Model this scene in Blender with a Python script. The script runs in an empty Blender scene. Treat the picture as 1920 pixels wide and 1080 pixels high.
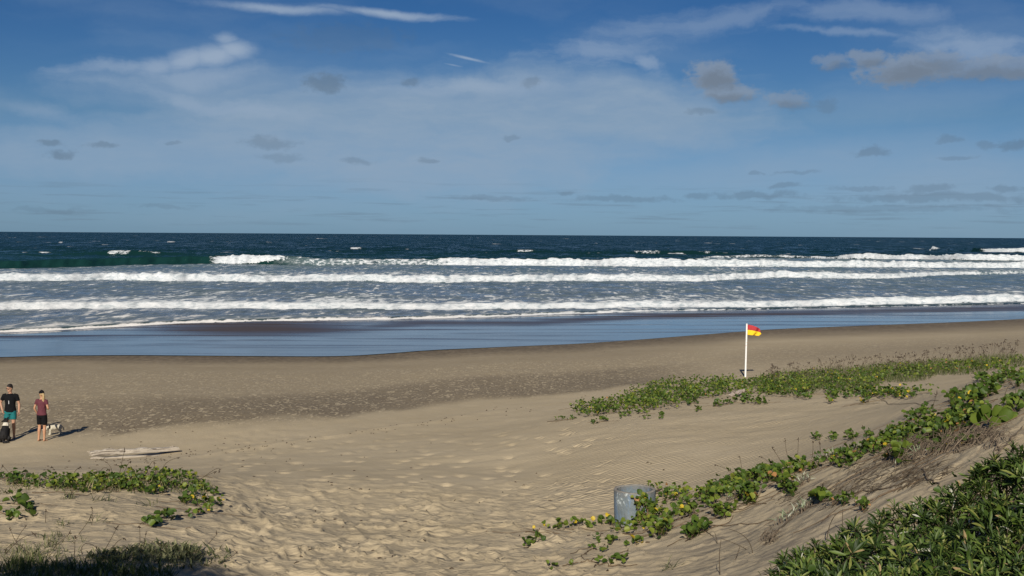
import bpy, bmesh, math, random
import numpy as np
from mathutils import Vector, Matrix

sc = bpy.context.scene
COL = sc.collection
R = math.radians

# ------------------------------------------------------------------ camera
F = 2400.0 / 1920.0            # focal length in picture widths
CAM_Z = 8.2
PITCH, ROLL = math.atan(100 / 2400.0), R(0.36)
cam_d = bpy.data.cameras.new('camera')
cam_d.sensor_width = 36.0
cam_d.lens = 36.0 * F
cam_d.clip_start = 0.2
cam_d.clip_end = 60000
cam = bpy.data.objects.new('camera', cam_d)
COL.objects.link(cam)
M_CAM = Matrix.Rotation(math.pi / 2 - PITCH, 4, 'X') @ Matrix.Rotation(ROLL, 4, 'Z')
cam.matrix_world = Matrix.Translation((0, 0, CAM_Z)) @ M_CAM
sc.camera = cam

# ------------------------------------------------------------------ light
SUN_EL, SUN_AZ = R(27), R(187)          # azimuth clockwise from +Y: behind the camera
sun_d = bpy.data.lights.new('sun', 'SUN')
sun_d.energy = 5.0
sun_d.angle = R(0.5)
sun_d.color = (1.0, 0.93, 0.82)
sun = bpy.data.objects.new('sun', sun_d)
COL.objects.link(sun)
sdir = Vector((math.sin(SUN_AZ) * math.cos(SUN_EL), math.cos(SUN_AZ) * math.cos(SUN_EL), math.sin(SUN_EL)))
sun.rotation_euler = sdir.to_track_quat('Z', 'Y').to_euler()
sun.location = sdir * 50

sc.view_settings.view_transform = 'Standard'
sc.view_settings.look = 'None'
sc.view_settings.gamma = 1
sc.view_settings.exposure = 0.24
sc.view_settings.use_curve_mapping = False
sc.cycles.max_bounces = 6
sc.cycles.transparent_max_bounces = 8


# ------------------------------------------------------------------ node helper
class G:
    def __init__(s, tree):
        s.t = tree
        s.n = tree.nodes
        s.l = tree.links

    def put(s, sock, v):
        if isinstance(v, bpy.types.NodeSocket):
            s.l.new(v, sock)
        elif v is not None:
            if isinstance(v, tuple) and len(v) == 3 and sock.type == 'RGBA':
                v = v + (1.0,)
            sock.default_value = v

    def math(s, op, a, b=None, c=None, clamp=False):
        n = s.n.new('ShaderNodeMath'); n.operation = op; n.use_clamp = clamp
        s.put(n.inputs[0], a); s.put(n.inputs[1], b); s.put(n.inputs[2], c)
        return n.outputs[0]

    def vm(s, op, a, b=None, scale=None):
        n = s.n.new('ShaderNodeVectorMath'); n.operation = op
        s.put(n.inputs[0], a)
        if b is not None: s.put(n.inputs[1], b)
        if scale is not None: s.put(n.inputs['Scale'], scale)
        return n.outputs['Value'] if op in ('LENGTH', 'DOT_PRODUCT', 'DISTANCE') else n.outputs['Vector']

    def noise(s, vec, scale=1.0, detail=3.0, rough=0.5, dist=0.0, color=False):
        n = s.n.new('ShaderNodeTexNoise')
        s.put(n.inputs['Vector'], vec); s.put(n.inputs['Scale'], scale)
        s.put(n.inputs['Detail'], detail); s.put(n.inputs['Roughness'], rough)
        s.put(n.inputs['Distortion'], dist)
        return n.outputs['Color'] if color else n.outputs['Fac']

    def voro(s, vec, scale=1.0, feature='F1', rnd=1.0):
        n = s.n.new('ShaderNodeTexVoronoi'); n.feature = feature
        s.put(n.inputs['Vector'], vec); s.put(n.inputs['Scale'], scale)
        s.put(n.inputs['Randomness'], rnd)
        return n.outputs['Distance']

    def wave(s, vec, scale, dist=2.0, dscale=1.0):
        n = s.n.new('ShaderNodeTexWave')
        s.put(n.inputs['Vector'], vec); s.put(n.inputs['Scale'], scale)
        s.put(n.inputs['Distortion'], dist); s.put(n.inputs['Detail'], 2.0)
        s.put(n.inputs['Detail Scale'], dscale)
        return n.outputs['Fac']

    def step(s, v, lo, hi, a=0.0, b=1.0):
        n = s.n.new('ShaderNodeMapRange'); n.interpolation_type = 'SMOOTHSTEP'
        s.put(n.inputs['Value'], v); s.put(n.inputs['From Min'], lo); s.put(n.inputs['From Max'], hi)
        s.put(n.inputs['To Min'], a); s.put(n.inputs['To Max'], b)
        return n.outputs['Result']

    def lin(s, v, lo, hi, a=0.0, b=1.0):
        n = s.n.new('ShaderNodeMapRange')
        s.put(n.inputs['Value'], v); s.put(n.inputs['From Min'], lo); s.put(n.inputs['From Max'], hi)
        s.put(n.inputs['To Min'], a); s.put(n.inputs['To Max'], b)
        return n.outputs['Result']

    def mix(s, f, a, b, blend='MIX'):
        n = s.n.new('ShaderNodeMix'); n.data_type = 'RGBA'; n.blend_type = blend
        s.put(n.inputs['Factor'], f)
        s.put(n.inputs['A'] if False else n.inputs[6], a); s.put(n.inputs[7], b)
        return n.outputs[2]

    def attr(s, name, out='Fac'):
        n = s.n.new('ShaderNodeAttribute'); n.attribute_name = name
        return n.outputs[out]

    def mapping(s, vec, scale=(1, 1, 1), rot=(0, 0, 0), loc=(0, 0, 0)):
        n = s.n.new('ShaderNodeMapping')
        s.put(n.inputs['Vector'], vec)
        n.inputs['Scale'].default_value = scale
        n.inputs['Rotation'].default_value = rot
        n.inputs['Location'].default_value = loc
        return n.outputs['Vector']

    def coord(s, which='Object'):
        return s.n.new('ShaderNodeTexCoord').outputs[which]

    def bump(s, h, strength=1.0, dist=0.02, normal=None):
        n = s.n.new('ShaderNodeBump')
        s.put(n.inputs['Height'], h); s.put(n.inputs['Strength'], strength); s.put(n.inputs['Distance'], dist)
        s.put(n.inputs['Normal'], normal)
        return n.outputs['Normal']


def material(name):
    m = bpy.data.materials.new(name)
    m.use_nodes = True
    g = G(m.node_tree)
    b = m.node_tree.nodes['Principled BSDF']
    return m, g, b


def simple(name, col, rough=0.7, var=0.25, scale=20.0, bump=0.0, bscale=60.0, spec=0.3):
    m, g, b = material(name)
    n = g.noise(g.coord(), scale, 4.0, 0.6)
    f = g.lin(n, 0.25, 0.75, 1 - var, 1 + var)
    c = g.vm('SCALE', col, scale=f)
    g.put(b.inputs['Base Color'], c)
    b.inputs['Roughness'].default_value = rough
    b.inputs['Specular IOR Level'].default_value = spec
    if bump:
        g.put(b.inputs['Normal'], g.bump(g.noise(g.coord(), bscale, 3.0), 0.6, bump))
    return m


# ------------------------------------------------------------------ sky
def azel(px, py):
    d = M_CAM @ Vector(((px - 960) / 2400.0, -(py - 540) / 2400.0, -1)).to_4d()
    d = Vector(d[:3]).normalized()
    return math.atan2(d.x, d.y), math.asin(d.z)


world = bpy.data.worlds.new('World')
sc.world = world
world.use_nodes = True
g = G(world.node_tree)
bg = world.node_tree.nodes['Background']
sky = g.n.new('ShaderNodeTexSky')
sky.sky_type = 'NISHITA'
sky.sun_disc = False
sky.sun_elevation = SUN_EL
sky.sun_rotation = SUN_AZ
sky.altitude = 10
sky.air_density = 1.0
sky.dust_density = 0.2
sky.ozone_density = 3.0
SKY_STRENGTH = 0.062
gen = g.coord('Generated')
dirv = g.vm('NORMALIZE', gen)
sep = g.n.new('ShaderNodeSeparateXYZ'); g.l.new(dirv, sep.inputs[0])
AZ = g.math('ARCTAN2', sep.outputs[0], sep.outputs[1])
EL = g.math('ARCSINE', sep.outputs[2])
comb = g.n.new('ShaderNodeCombineXYZ'); g.l.new(AZ, comb.inputs[0]); g.l.new(EL, comb.inputs[1])
AE = comb.outputs[0]
# the clear sky: a slightly deeper blue than the model gives away from the sun
hs = g.n.new('ShaderNodeHueSaturation')
hs.inputs['Saturation'].default_value = 1.12
g.l.new(sky.outputs[0], hs.inputs['Color'])
rp = g.n.new('ShaderNodeValToRGB')
g.l.new(g.lin(EL, 0.0, 0.2), rp.inputs[0])
els = rp.color_ramp.elements
els[0].position = 0.0; els[0].color = (0.28, 0.50, 1.02, 1)
els[1].position = 0.92; els[1].color = (0.165, 0.328, 0.55, 1)
for p_, c_ in ((0.2, (0.33, 0.49, 0.86, 1)), (0.45, (0.30, 0.44, 0.65, 1))):
    e_ = els.new(p_); e_.color = c_
tint = rp.outputs[0]
clear = g.mix(1.0, hs.outputs[0], tint, 'MULTIPLY')

wn = g.noise(AE, 14.0, 5.0, 0.6, color=True)
warp = g.vm('MULTIPLY', g.vm('SUBTRACT', wn, (0.5, 0.5, 0.5)), (0.10, 0.028, 0))
AEw = g.vm('ADD', AE, warp)
AEs = g.vm('ADD', AE, g.vm('SCALE', warp, scale=0.35))
fine = g.noise(g.mapping(AEw, (7, 26, 1), (0, 0, R(4))), 3.0, 7.0, 0.62)
veil_n = g.noise(g.mapping(AEw, (2.2, 9, 1), (0, 0, R(5))), 2.2, 5.0, 0.5)


def blob(px, py, sx, sy, rot=0.0, src=None, rag=0.0, ragsrc=None, edge=0.15):
    """soft elliptical patch of sky, measured in photograph pixels of angle"""
    a, e = azel(px, py)
    v = g.vm('SUBTRACT', src if src is not None else AEw, (a, e, 0))
    if rot:
        v = g.mapping(v, (1, 1, 1), (0, 0, R(-rot)))
    v = g.vm('MULTIPLY', v, (2400.0 / sx, 2400.0 / sy, 0))
    d = g.vm('LENGTH', v)
    if rag:
        d = g.math('ADD', d, g.math('MULTIPLY', g.math('SUBTRACT', ragsrc, 0.5), rag))
    return g.step(d, 1.0, edge)


def vmax(lst):
    r = lst[0]
    for x in lst[1:]:
        r = g.math('MAXIMUM', r, x)
    return r


def mul(a, b):
    return g.math('MULTIPLY', a, b)


# broad thin veil of high cloud, everywhere low in the sky, thicker in places
ragv = g.math('ADD', mul(veil_n, 0.5), mul(fine, 0.5))
veil_mask = vmax([
    blob(760, 255, 700, 150, 0, AEw, 1.1, ragv, 0.35),
    mul(blob(1090, 205, 460, 105, -4, AEw, 1.1, ragv, 0.35), 1.0),
    mul(blob(230, 285, 480, 75, 0, AEw, 1.2, ragv, 0.3), 0.8),
    mul(blob(1500, 310, 620, 60, 4, AEw, 1.2, ragv, 0.0), 0.55),
    mul(blob(1800, 330, 420, 110, 0, AEw, 1.3, ragv, 0.0), 0.6),
    mul(blob(1700, 190, 380, 60, 5, AEw, 1.4, ragv, 0.0), 0.35),
    mul(blob(420, 165, 380, 70, 3, AEw, 1.2, ragv, 0.2), 0.75)])
veil_all = mul(g.step(veil_n, 0.42, 0.75), 0.30)
veil = g.math('MAXIMUM', veil_mask, veil_all)
vst = g.noise(g.mapping(AEs, (5, 20, 1), (0, 0, R(-7))), 3.4, 6.0, 0.6)
veil = mul(veil, g.lin(g.math('ADD', mul(fine, 0.4), mul(vst, 0.6)), 0.33, 0.64, 0.58, 1.0))
# brighter wisps
wisp = vmax([
    mul(blob(290, 124, 62, 24, 12, AEs, 0.7, fine, 0.15), 0.75),
    mul(blob(345, 112, 75, 28, 14, AEs, 0.6, fine, 0.15), 0.95),
    mul(blob(405, 103, 80, 30, 10, AEs, 0.6, fine, 0.15), 1.0),
    mul(blob(440, 92, 58, 28, 0, AEs, 0.6, fine, 0.15), 1.0),
    mul(blob(425, 70, 30, 18, 0, AEs, 0.9, fine, 0.2), 0.7),
    mul(blob(210, 128, 130, 16, 4, AEw, 1.1, fine, 0.0), 0.55),
    mul(blob(370, 140, 160, 34, 4, AEw, 0.9, fine, 0.1), 0.5),
    mul(blob(430, 66, 36, 12, 0, AEw, 1.4, fine, 0.2), 0.6),
    mul(blob(520, 14, 190, 13, -2, AEs, 1.0, fine, 0.0), 0.85),
    mul(blob(720, 24, 190, 11, -4, AEs, 1.0, fine, 0.0), 0.95),
    mul(blob(880, 110, 48, 4, -12, AE, 0.9, fine, 0.0), 0.9),
    mul(blob(850, 122, 26, 2.6, -10, AE, 0.9, fine, 0.0), 0.5),
    mul(blob(400, 195, 300, 22, -9, AEw, 1.2, fine, 0.0), 0.5),
    mul(blob(1130, 90, 170, 34, 5, AEw, 1.4, fine, 0.0), 0.55),
    mul(blob(1200, 110, 60, 22, -20, AEw, 1.2, fine, 0.0), 0.6),
    mul(blob(1330, 40, 330, 36, 4, AEw, 1.5, fine, 0.0), 0.38),
    mul(blob(1610, 22, 220, 30, 0, AEw, 1.4, fine, 0.0), 0.4),
    mul(blob(1830, 78, 190, 36, -10, AEw, 1.5, fine, 0.0), 0.62),
    mul(blob(1580, 62, 190, 10, -3, AEw, 1.2, fine, 0.0), 0.4),
    mul(blob(900, 160, 300, 24, 3, AEw, 1.2, fine, 0.0), 0.5),
    mul(blob(60, 205, 150, 18, -6, AEw, 1.3, fine, 0.0), 0.35)])
c1 = g.mix(mul(veil, 0.9), clear, (3.75, 5.05, 6.65))
c2 = g.mix(mul(wisp, 0.85), c1, (4.5, 5.7, 7.4))
# small grey cumulus scraps with paler tops
cn = g.noise(AE, 75.0, 6.0, 0.66)
cn2 = g.noise(g.mapping(AE, (1, 2.2, 1)), 150.0, 4.0, 0.6)
ragc = g.math('ADD', mul(cn, 0.65), mul(cn2, 0.35))
aw = g.vm('ADD', AE, g.vm('MULTIPLY', g.vm('SUBTRACT', g.noise(AE, 45.0, 3.0, 0.6, color=True), (0.5, 0.5, 0.5)), (0.022, 0.012, 0)))
greys = []
for (px, py, sx, sy, k) in [
        (605, 158, 44, 19, .9), (768, 155, 22, 11, .7), (998, 156, 24, 10, .6), (94, 267, 24, 6, .8), (108, 286, 26, 9, .85),
        (190, 272, 34, 6, .7), (322, 268, 14, 4, .5), (505, 268, 52, 12, .6), (530, 295, 46, 9, .45), (670, 300, 30, 7, .55),
        (803, 299, 22, 5, .6), (961, 259, 18, 5, .5), (1318, 210, 34, 8, .55), (1548, 200, 26, 14, .5), (1628, 285, 34, 10, .7),
        (1782, 262, 26, 7, .55), (1850, 274, 22, 8, .55), (1900, 272, 36, 10, .75), (1797, 296, 28, 4, .5),
        (1420, 324, 14, 4, .5), (1483, 324, 44, 4, .45), (1475, 349, 30, 5, .6), (1065, 361, 20, 5, .6), (1170, 374, 110, 7, .6),
        (1305, 367, 26, 6, .6), (1420, 365, 90, 8, .65), (930, 373, 80, 6, .5), (1620, 352, 60, 5, .5), (1745, 356, 50, 9, .6),
        (1770, 372, 220, 9, .6), (1890, 352, 36, 6, .6), (310, 387, 60, 5, .4), (1660, 392, 260, 7, .4), (90, 393, 70, 5, .35),
        (650, 72, 130, 30, .35)]:
    greys.append(mul(blob(px, py, sx * 1.2, sy * 1.2, 0, aw, 2.1, ragc, 0.35), k))
grey = vmax(greys)
c3 = g.mix(mul(grey, 0.55), c2, (1.45, 2.15, 3.0))
# the larger lit clouds at the right
lit, shade = [], []
for (px, py, sx, sy, k) in [(1335, 143, 50, 30, .85), (1365, 172, 58, 17, .75), (1470, 188, 44, 16, .6),
                            (1700, 133, 95, 30, .85), (1755, 118, 60, 20, .7), (1560, 118, 36, 14, .6), (1625, 112, 34, 18, .75),
                            (1840, 130, 120, 20, .7), (1905, 130, 60, 22, .7)]:
    lit.append(mul(blob(px, py - 3, sx * 1.15, sy * 1.15, 0, aw, 1.7, ragc, 0.45), k))
    shade.append(mul(blob(px + 5, py + 8, sx * 1.05, sy * 0.85, 0, aw, 1.5, ragc, 0.15), k))
c4 = g.mix(mul(vmax(lit), 0.85), c3, (3.4, 4.1, 5.1))
c5 = g.mix(mul(vmax(shade), 0.75), c4, (1.9, 2.4, 3.1))
# banded cloud close to the horizon
band_n = g.noise(g.mapping(AE, (8, 150, 1)), 1.6, 5.0, 0.6)
band = mul(g.step(band_n, 0.5, 0.68), mul(g.step(EL, 0.05, 0.02), g.step(EL, 0.0, 0.012)))
c6 = g.mix(mul(band, 0.42), c5, (1.9, 2.8, 3.8))
g.l.new(c6, bg.inputs['Color'])
bg.inputs['Strength'].default_value = SKY_STRENGTH
world.cycles.sampling_method = 'MANUAL'
world.cycles.sample_map_resolution = 512

# ------------------------------------------------------------------ numpy noise
rng = np.random.default_rng(7)
random.seed(7)


def _h(ix, iy, seed):
    a = (ix.astype(np.int64) * 374761393 + iy.astype(np.int64) * 668265263 + seed * 1442695041) & 0xFFFFFFFF
    a = ((a ^ (a >> 13)) * 1274126177) & 0xFFFFFFFF
    a = ((a ^ (a >> 16)) * 2246822519) & 0xFFFFFFFF
    return ((a ^ (a >> 15)) & 0xFFFFFF).astype(np.float64) / 16777216.0


def vnoise(x, y, seed=0):
    ix, iy = np.floor(x), np.floor(y)
    fx, fy = x - ix, y - iy
    ix = ix.astype(np.int64); iy = iy.astype(np.int64)
    ux, uy = fx * fx * fx * (fx * (fx * 6 - 15) + 10), fy * fy * fy * (fy * (fy * 6 - 15) + 10)
    a, b = _h(ix, iy, seed), _h(ix + 1, iy, seed)
    c, d = _h(ix, iy + 1, seed), _h(ix + 1, iy + 1, seed)
    return ((a + (b - a) * ux) * (1 - uy) + (c + (d - c) * ux) * uy) * 2 - 1


def fbm(x, y, o=4, seed=0, gain=0.5):
    s, a, t = 0, 1.0, 0
    for i in range(o):
        s = s + a * vnoise(x, y, seed + i * 17); t += a
        a *= gain; x = x * 2.03 + 11.3; y = y * 2.03 - 7.7
    return s / t


def worley(x, y, seed=0):
    ix, iy = np.floor(x).astype(np.int64), np.floor(y).astype(np.int64)
    f1 = np.full(x.shape, 9.0); f2 = np.full(x.shape, 9.0); rid = np.zeros(x.shape)
    for dx in (-1, 0, 1):
        for dy in (-1, 0, 1):
            cx, cy = ix + dx, iy + dy
            px = cx + _h(cx, cy, seed); py = cy + _h(cx, cy, seed + 5)
            d = np.hypot(px - x, py - y)
            near = d < f1
            f2 = np.where(near, f1, np.minimum(f2, d))
            rid = np.where(near, _h(cx, cy, seed + 9), rid)
            f1 = np.where(near, d, f1)
    return f1, f2, rid


def sstep(x, a, b):
    t = np.clip((x - a) / (b - a), 0, 1)
    return t * t * (3 - 2 * t)


# ------------------------------------------------------------------ picture geometry -> place
RC = np.array(M_CAM.to_3x3())


def ray(px, py):
    """slope (u = x/y, s = dz/dy) of the line of sight through a pixel"""
    px = np.asarray(px, float); py = np.asarray(py, float)
    d = np.stack(np.broadcast_arrays((px - 960) / 2400.0, -(py - 540) / 2400.0, -np.ones_like(px + py)), -1) @ RC.T
    return d[..., 0] / d[..., 1], d[..., 2] / d[..., 1]


def project(x, y, z):
    d = np.stack(np.broadcast_arrays(x, y, z - CAM_Z), -1) @ RC
    w = -d[..., 2]
    return 960 + 2400 * d[..., 0] / w, 540 - 2400 * d[..., 1] / w


def P(px, py, Y):
    u, s = ray(px, py)
    return float(u * Y), Y, float(CAM_Z + s * Y)


def plane_line(pts, z=0.0):
    """a line on a level plane, traced in the photograph; returns Y as a function of u"""
    px = np.array([p[0] for p in pts], float); py = np.array([p[1] for p in pts], float)
    xs = np.arange(px[0], px[-1] + 1, 10.0)
    ys = np.interp(xs, px, py)
    k = np.ones(7) / 7
    ys = np.convolve(np.pad(ys, 3, 'edge'), k, 'valid')
    u, s = ray(xs, ys)
    Y = (z - CAM_Z) / s
    return lambda q: np.interp(q, u, Y)


EDGE = plane_line([(-700, 676), (-200, 671), (0, 670), (100, 667), (250, 666), (480, 668), (600, 668.5), (660, 667.5), (740, 662), (800, 657), (960, 650),
                   (1080, 645), (1200, 637), (1300, 629), (1440, 618), (1560, 613), (1800, 604), (1920, 598), (2500, 575)], 0.35)
W1 = plane_line([(-700, 628), (0, 624), (100, 620), (200, 614), (350, 606), (500, 602), (650, 600.5), (800, 598), (900, 595.5), (1000, 591.5),
                 (1200, 584.5), (1440, 580), (1700, 574.5), (1920, 570), (2500, 556)])
W2 = plane_line([(-700, 582), (0, 580), (200, 578.5), (480, 578), (800, 580), (1000, 579), (1200, 577), (1330, 577), (1440, 576.5), (1560, 574),
                 (1700, 571), (1920, 566), (2500, 550)])
W3 = plane_line([(-700, 527), (0, 527), (120, 527), (200, 524), (240, 524), (300, 528), (400, 526), (480, 529), (560, 528), (660, 526), (740, 530),
                 (960, 528), (1100, 526.5), (1200, 526), (1320, 527), (1370, 524), (1440, 521), (1480, 520.5), (1620, 523), (1700, 521), (1760, 517),
                 (1800, 513.5), (1920, 511), (2500, 505)])
W4 = plane_line([(-700, 504), (0, 502), (100, 500), (250, 498), (400, 497), (600, 499.5), (800, 498), (960, 497), (1090, 498.5), (1150, 501), (1240, 501.5),
                 (1440, 502), (1560, 503), (1700, 502), (1920, 500.5), (2500, 497)])
W5 = plane_line([(-700, 482), (1200, 483), (1300, 483), (1440, 482), (1540, 484), (1580, 487), (1640, 488), (1720, 484.5), (1800, 490), (1920, 491), (2500, 490)])
W6 = plane_line([(-700, 470), (1300, 470), (1650, 468), (1720, 468), (1780, 470), (1840, 473), (1920, 474.5), (2500, 475)])
PXU = plane_line([(-900, 700), (2800, 700)], 0)


def u_of(px):
    return ray(px, 560.0)[0]
# ------------------------------------------------------------------ the lie of the sand
CP = [(960, 750, 54), (960, 800, 42), (960, 880, 31), (960, 985, 22), (960, 1080, 15),
      (500, 880, 32), (500, 950, 24.5), (500, 1080, 15.2), (560, 820, 41.5), (700, 900, 28.5), (700, 1000, 20),
      (22, 824, 42.3), (84, 826, 41.3), (250, 850, 39), (400, 770, 48), (100, 770, 49), (-200, 860, 39), (-200, 770, 49),
      (200, 898, 24), (20, 895, 24.5), (330, 903, 24.5), (-200, 892, 24), (200, 866, 36), (20, 866, 37), (-200, 872, 36),
      (430, 905, 26.5), (200, 945, 20), (20, 950, 20), (380, 975, 19.4), (200, 1020, 16), (20, 1020, 16), (200, 1078, 13.6), (20, 1078, 13.6), (-250, 1020, 15.5), (-250, 950, 19.5),
      (400, 1050, 15.8), (140, 881, 31), (-100, 882, 31), (320, 881, 32),
      (1080, 783, 40), (1250, 758, 42.5), (1400, 735, 45), (1550, 722, 46.5), (1700, 703, 47), (1900, 682, 45), (2100, 655, 44),
      (1398, 707, 60), (1200, 722, 57), (1650, 668, 68), (1900, 648, 71), (2150, 630, 71),
      (1200, 850, 30), (1200, 800, 35), (1400, 800, 33.5), (1400, 868, 27), (1600, 800, 28.5), (1500, 850, 26), (1700, 775, 27), (1700, 745, 35),
      (1900, 705, 33), (1800, 722, 27), (2100, 680, 28),
      (1700, 832, 17), (1500, 884, 19), (1350, 930, 20.5), (1200, 984, 21.6), (1820, 785, 16), (1900, 758, 15.5), (2100, 690, 15),
      (1600, 930, 14.2), (1400, 1000, 16), (1300, 1060, 14.5), (1850, 860, 12.6), (1120, 1050, 16.2), (1700, 890, 14.2)]
cp = np.array([P(*c) for c in CP])
extra = [(-3.5, 9.0, 5.6), (0, 9.0, 5.35), (3.2, 9.3, 5.55), (4.6, 9.0, 6.0), (2.8, 6, 6.2), (0, 5, 6.3), (-3, 5, 6.3), (-6, 9, 5.9), (8, 9, 6.6),
         (0, 0, 6.6), (-4, 0, 6.7), (4, 0, 6.7), (0, -12, 7.0), (8, -12, 7.2), (-8, -12, 7.2), (-9, 4, 6.5), (9, 4, 6.9), (12, 12, 7.4), (-10, 13, 5.4)]
cp = np.vstack([cp, np.array(extra, float)])
sh = []
for u in (-.8, -.6, -.4, -.3, -.2, -.1, 0, .1, .2, .3, .4, .6, .8):
    e = float(EDGE(u))
    for k, z in ((0.0, 0.35), (12, 0.18)):
        sh.append((u * (e + k), e + k, z))
    if e > 83:
        sh.append((u * (e - 11), e - 11, 0.62))
cp = np.vstack([cp, np.array(sh)])


def warpc(x, y):
    yy = np.maximum(y, 6.0)
    return np.stack([x / (yy + 4.0) * 1.6, np.log(yy + 4.0) + np.minimum(y - 6.0, 0) * 0.03], -1)


def tps_fit(c, z, lam=2e-4):
    n = len(c)
    d2 = ((c[:, None] - c[None]) ** 2).sum(-1) + 1e-12
    K = 0.5 * d2 * np.log(d2) + lam * np.eye(n)
    Q = np.hstack([np.ones((n, 1)), c])
    A = np.block([[K, Q], [Q.T, np.zeros((3, 3))]])
    return np.linalg.solve(A, np.concatenate([z, np.zeros(3)]))


cw = warpc(cp[:, 0], cp[:, 1])
TW = tps_fit(cw, cp[:, 2])


def base_height(x, y):
    c = warpc(x, y)
    out = TW[-3] + TW[-2] * c[..., 0] + TW[-1] * c[..., 1]
    for i in range(len(cw)):
        d2 = (c[..., 0] - cw[i, 0]) ** 2 + (c[..., 1] - cw[i, 1]) ** 2 + 1e-12
        out += TW[i] * 0.5 * d2 * np.log(d2)
    return out


def land(u, Y):
    """height of the sand at x = u*max(Y,8)"""
    x = u * np.maximum(Y, 8.0)
    z = base_height(x, Y)
    e, w = EDGE(u), W1(u)
    far = 0.35 * (1 - (Y - e) / np.maximum(w - e, 8))
    far = np.maximum(far, -3.0)
    return z + (far - z) * sstep(Y, e - 16, e - 1)


def relief(x, Y, z):
    px, py = project(x, np.maximum(Y, 1.0), z)
    # trampled path through the middle and the bottom left
    tr = sstep(Y, 31, 24) * sstep(px, 1290, 1000) * sstep(Y, 4, 7)
    tr = tr * (0.6 + 0.4 * sstep(px, 300, 420)) + 0.0
    n1 = fbm(x * 1.3, Y * 1.3, 2, 3)
    wx = x + 0.16 * fbm(x * 2.1, Y * 2.1, 2, 21); wy = Y + 0.16 * fbm(x * 2.1, Y * 2.1, 2, 31)
    f1, f2, rid = worley(wx / 0.35, wy / 0.38, 4)
    pit = np.minimum(f1, 0.75) ** 2 * (0.09 + 0.19 * rid)
    g1, g2, r2 = worley(wx / 0.19 + 7, wy / 0.20, 14)
    pit2 = np.minimum(g1, 0.8) ** 2 * 0.075 * r2
    bumps = (0.78 * pit + 0.85 * pit2 - 0.035) * tr * (0.75 + 0.5 * n1)
    # softer wind-blown hummocks on the dunes
    dune = sstep(Y, 60, 22)
    bumps = bumps + dune * 0.05 * fbm(x * 0.55, Y * 0.55, 3, 40)
    # wind scallops along the right-hand slope, running up to the right
    rs = sstep(px, 980, 1250) * sstep(Y, 24, 19) * sstep(Y, 5, 8)
    a, b = x * 0.82 + Y * 0.2, Y * 0.9 - x * 0.75
    sc_n = fbm(a * 0.9 + 3, b * 3.2, 3, 51)
    bumps = bumps + rs * (0.016 * sc_n + 0.012 * (1 - np.abs(fbm(a * 0.8, b * 2.0, 2, 61))) ** 3)
    bumps = bumps + rs * (np.minimum(g1, 0.8) ** 2 * 0.035 * r2 + np.minimum(f1, .75) ** 2 * 0.05 * rid)
    tl = np.interp(px, [-700, 0, 300, 480, 560, 760, 960, 1100], [905, 884, 868, 838, 826, 798, 768, 752]) + 3 * fbm(x * 0.5, Y * 0.5, 2, 66)
    bumps = bumps + (Y > 26) * sstep(px, 1050, 800) * (0.05 * np.exp(-((py - tl) / 3.0) ** 2) - 0.03 * sstep(py, tl + 1, tl - 10))
    h1, h2, hr = worley(x / 0.55 + 3, Y / 0.55, 24)
    bumps = bumps - (hr > 0.74) * np.exp(-(h1 / 0.26) ** 2) * 0.07 * sstep(Y, 23, 28) * sstep(Y, 47, 38) * sstep(px, 330, 480) * sstep(px, 1230, 1050)
    # soft ripples trodden over the beach further out
    be = sstep(Y, 28, 34) * sstep(Y, 90, 60)
    bumps = bumps + be * 0.022 * fbm(x * 1.3, Y * 1.6, 3, 71)
    # the low scarp where dune sand meets beach
    return bumps


UA = np.concatenate([np.linspace(-1.25, -0.47, 36), np.linspace(-0.46, 0.46, 640), np.linspace(0.47, 1.25, 36)])
ya = list(np.linspace(-12, 7.8, 30))
y = 8.0
while y < 36: ya.append(y); y += 0.0036 * y
while y < 175: ya.append(y); y += 0.0062 * y
YA = np.array(ya)
UU, YY = np.meshgrid(UA, YA)
XX = UU * np.maximum(YY, 8.0)
ZZ = np.empty_like(XX)
for i in range(0, len(YA), 100):
    ZZ[i:i + 100] = land(UU[i:i + 100], YY[i:i + 100])
ZB = ZZ.copy()
ZZ = ZZ + relief(XX, YY, ZZ)


def bil(A, u, Y):
    i = np.clip(np.searchsorted(YA, Y) - 1, 0, len(YA) - 2)
    j = np.clip(np.searchsorted(UA, u) - 1, 0, len(UA) - 2)
    t = np.clip((Y - YA[i]) / (YA[i + 1] - YA[i]), 0, 1); s = np.clip((u - UA[j]) / (UA[j + 1] - UA[j]), 0, 1)
    return (A[i, j] * (1 - s) + A[i, j + 1] * s) * (1 - t) + (A[i + 1, j] * (1 - s) + A[i + 1, j + 1] * s) * t


def hgt(x, y):
    x = np.asarray(x, float); y = np.asarray(y, float)
    return bil(ZZ, x / np.maximum(y, 8.0), y)


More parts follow.
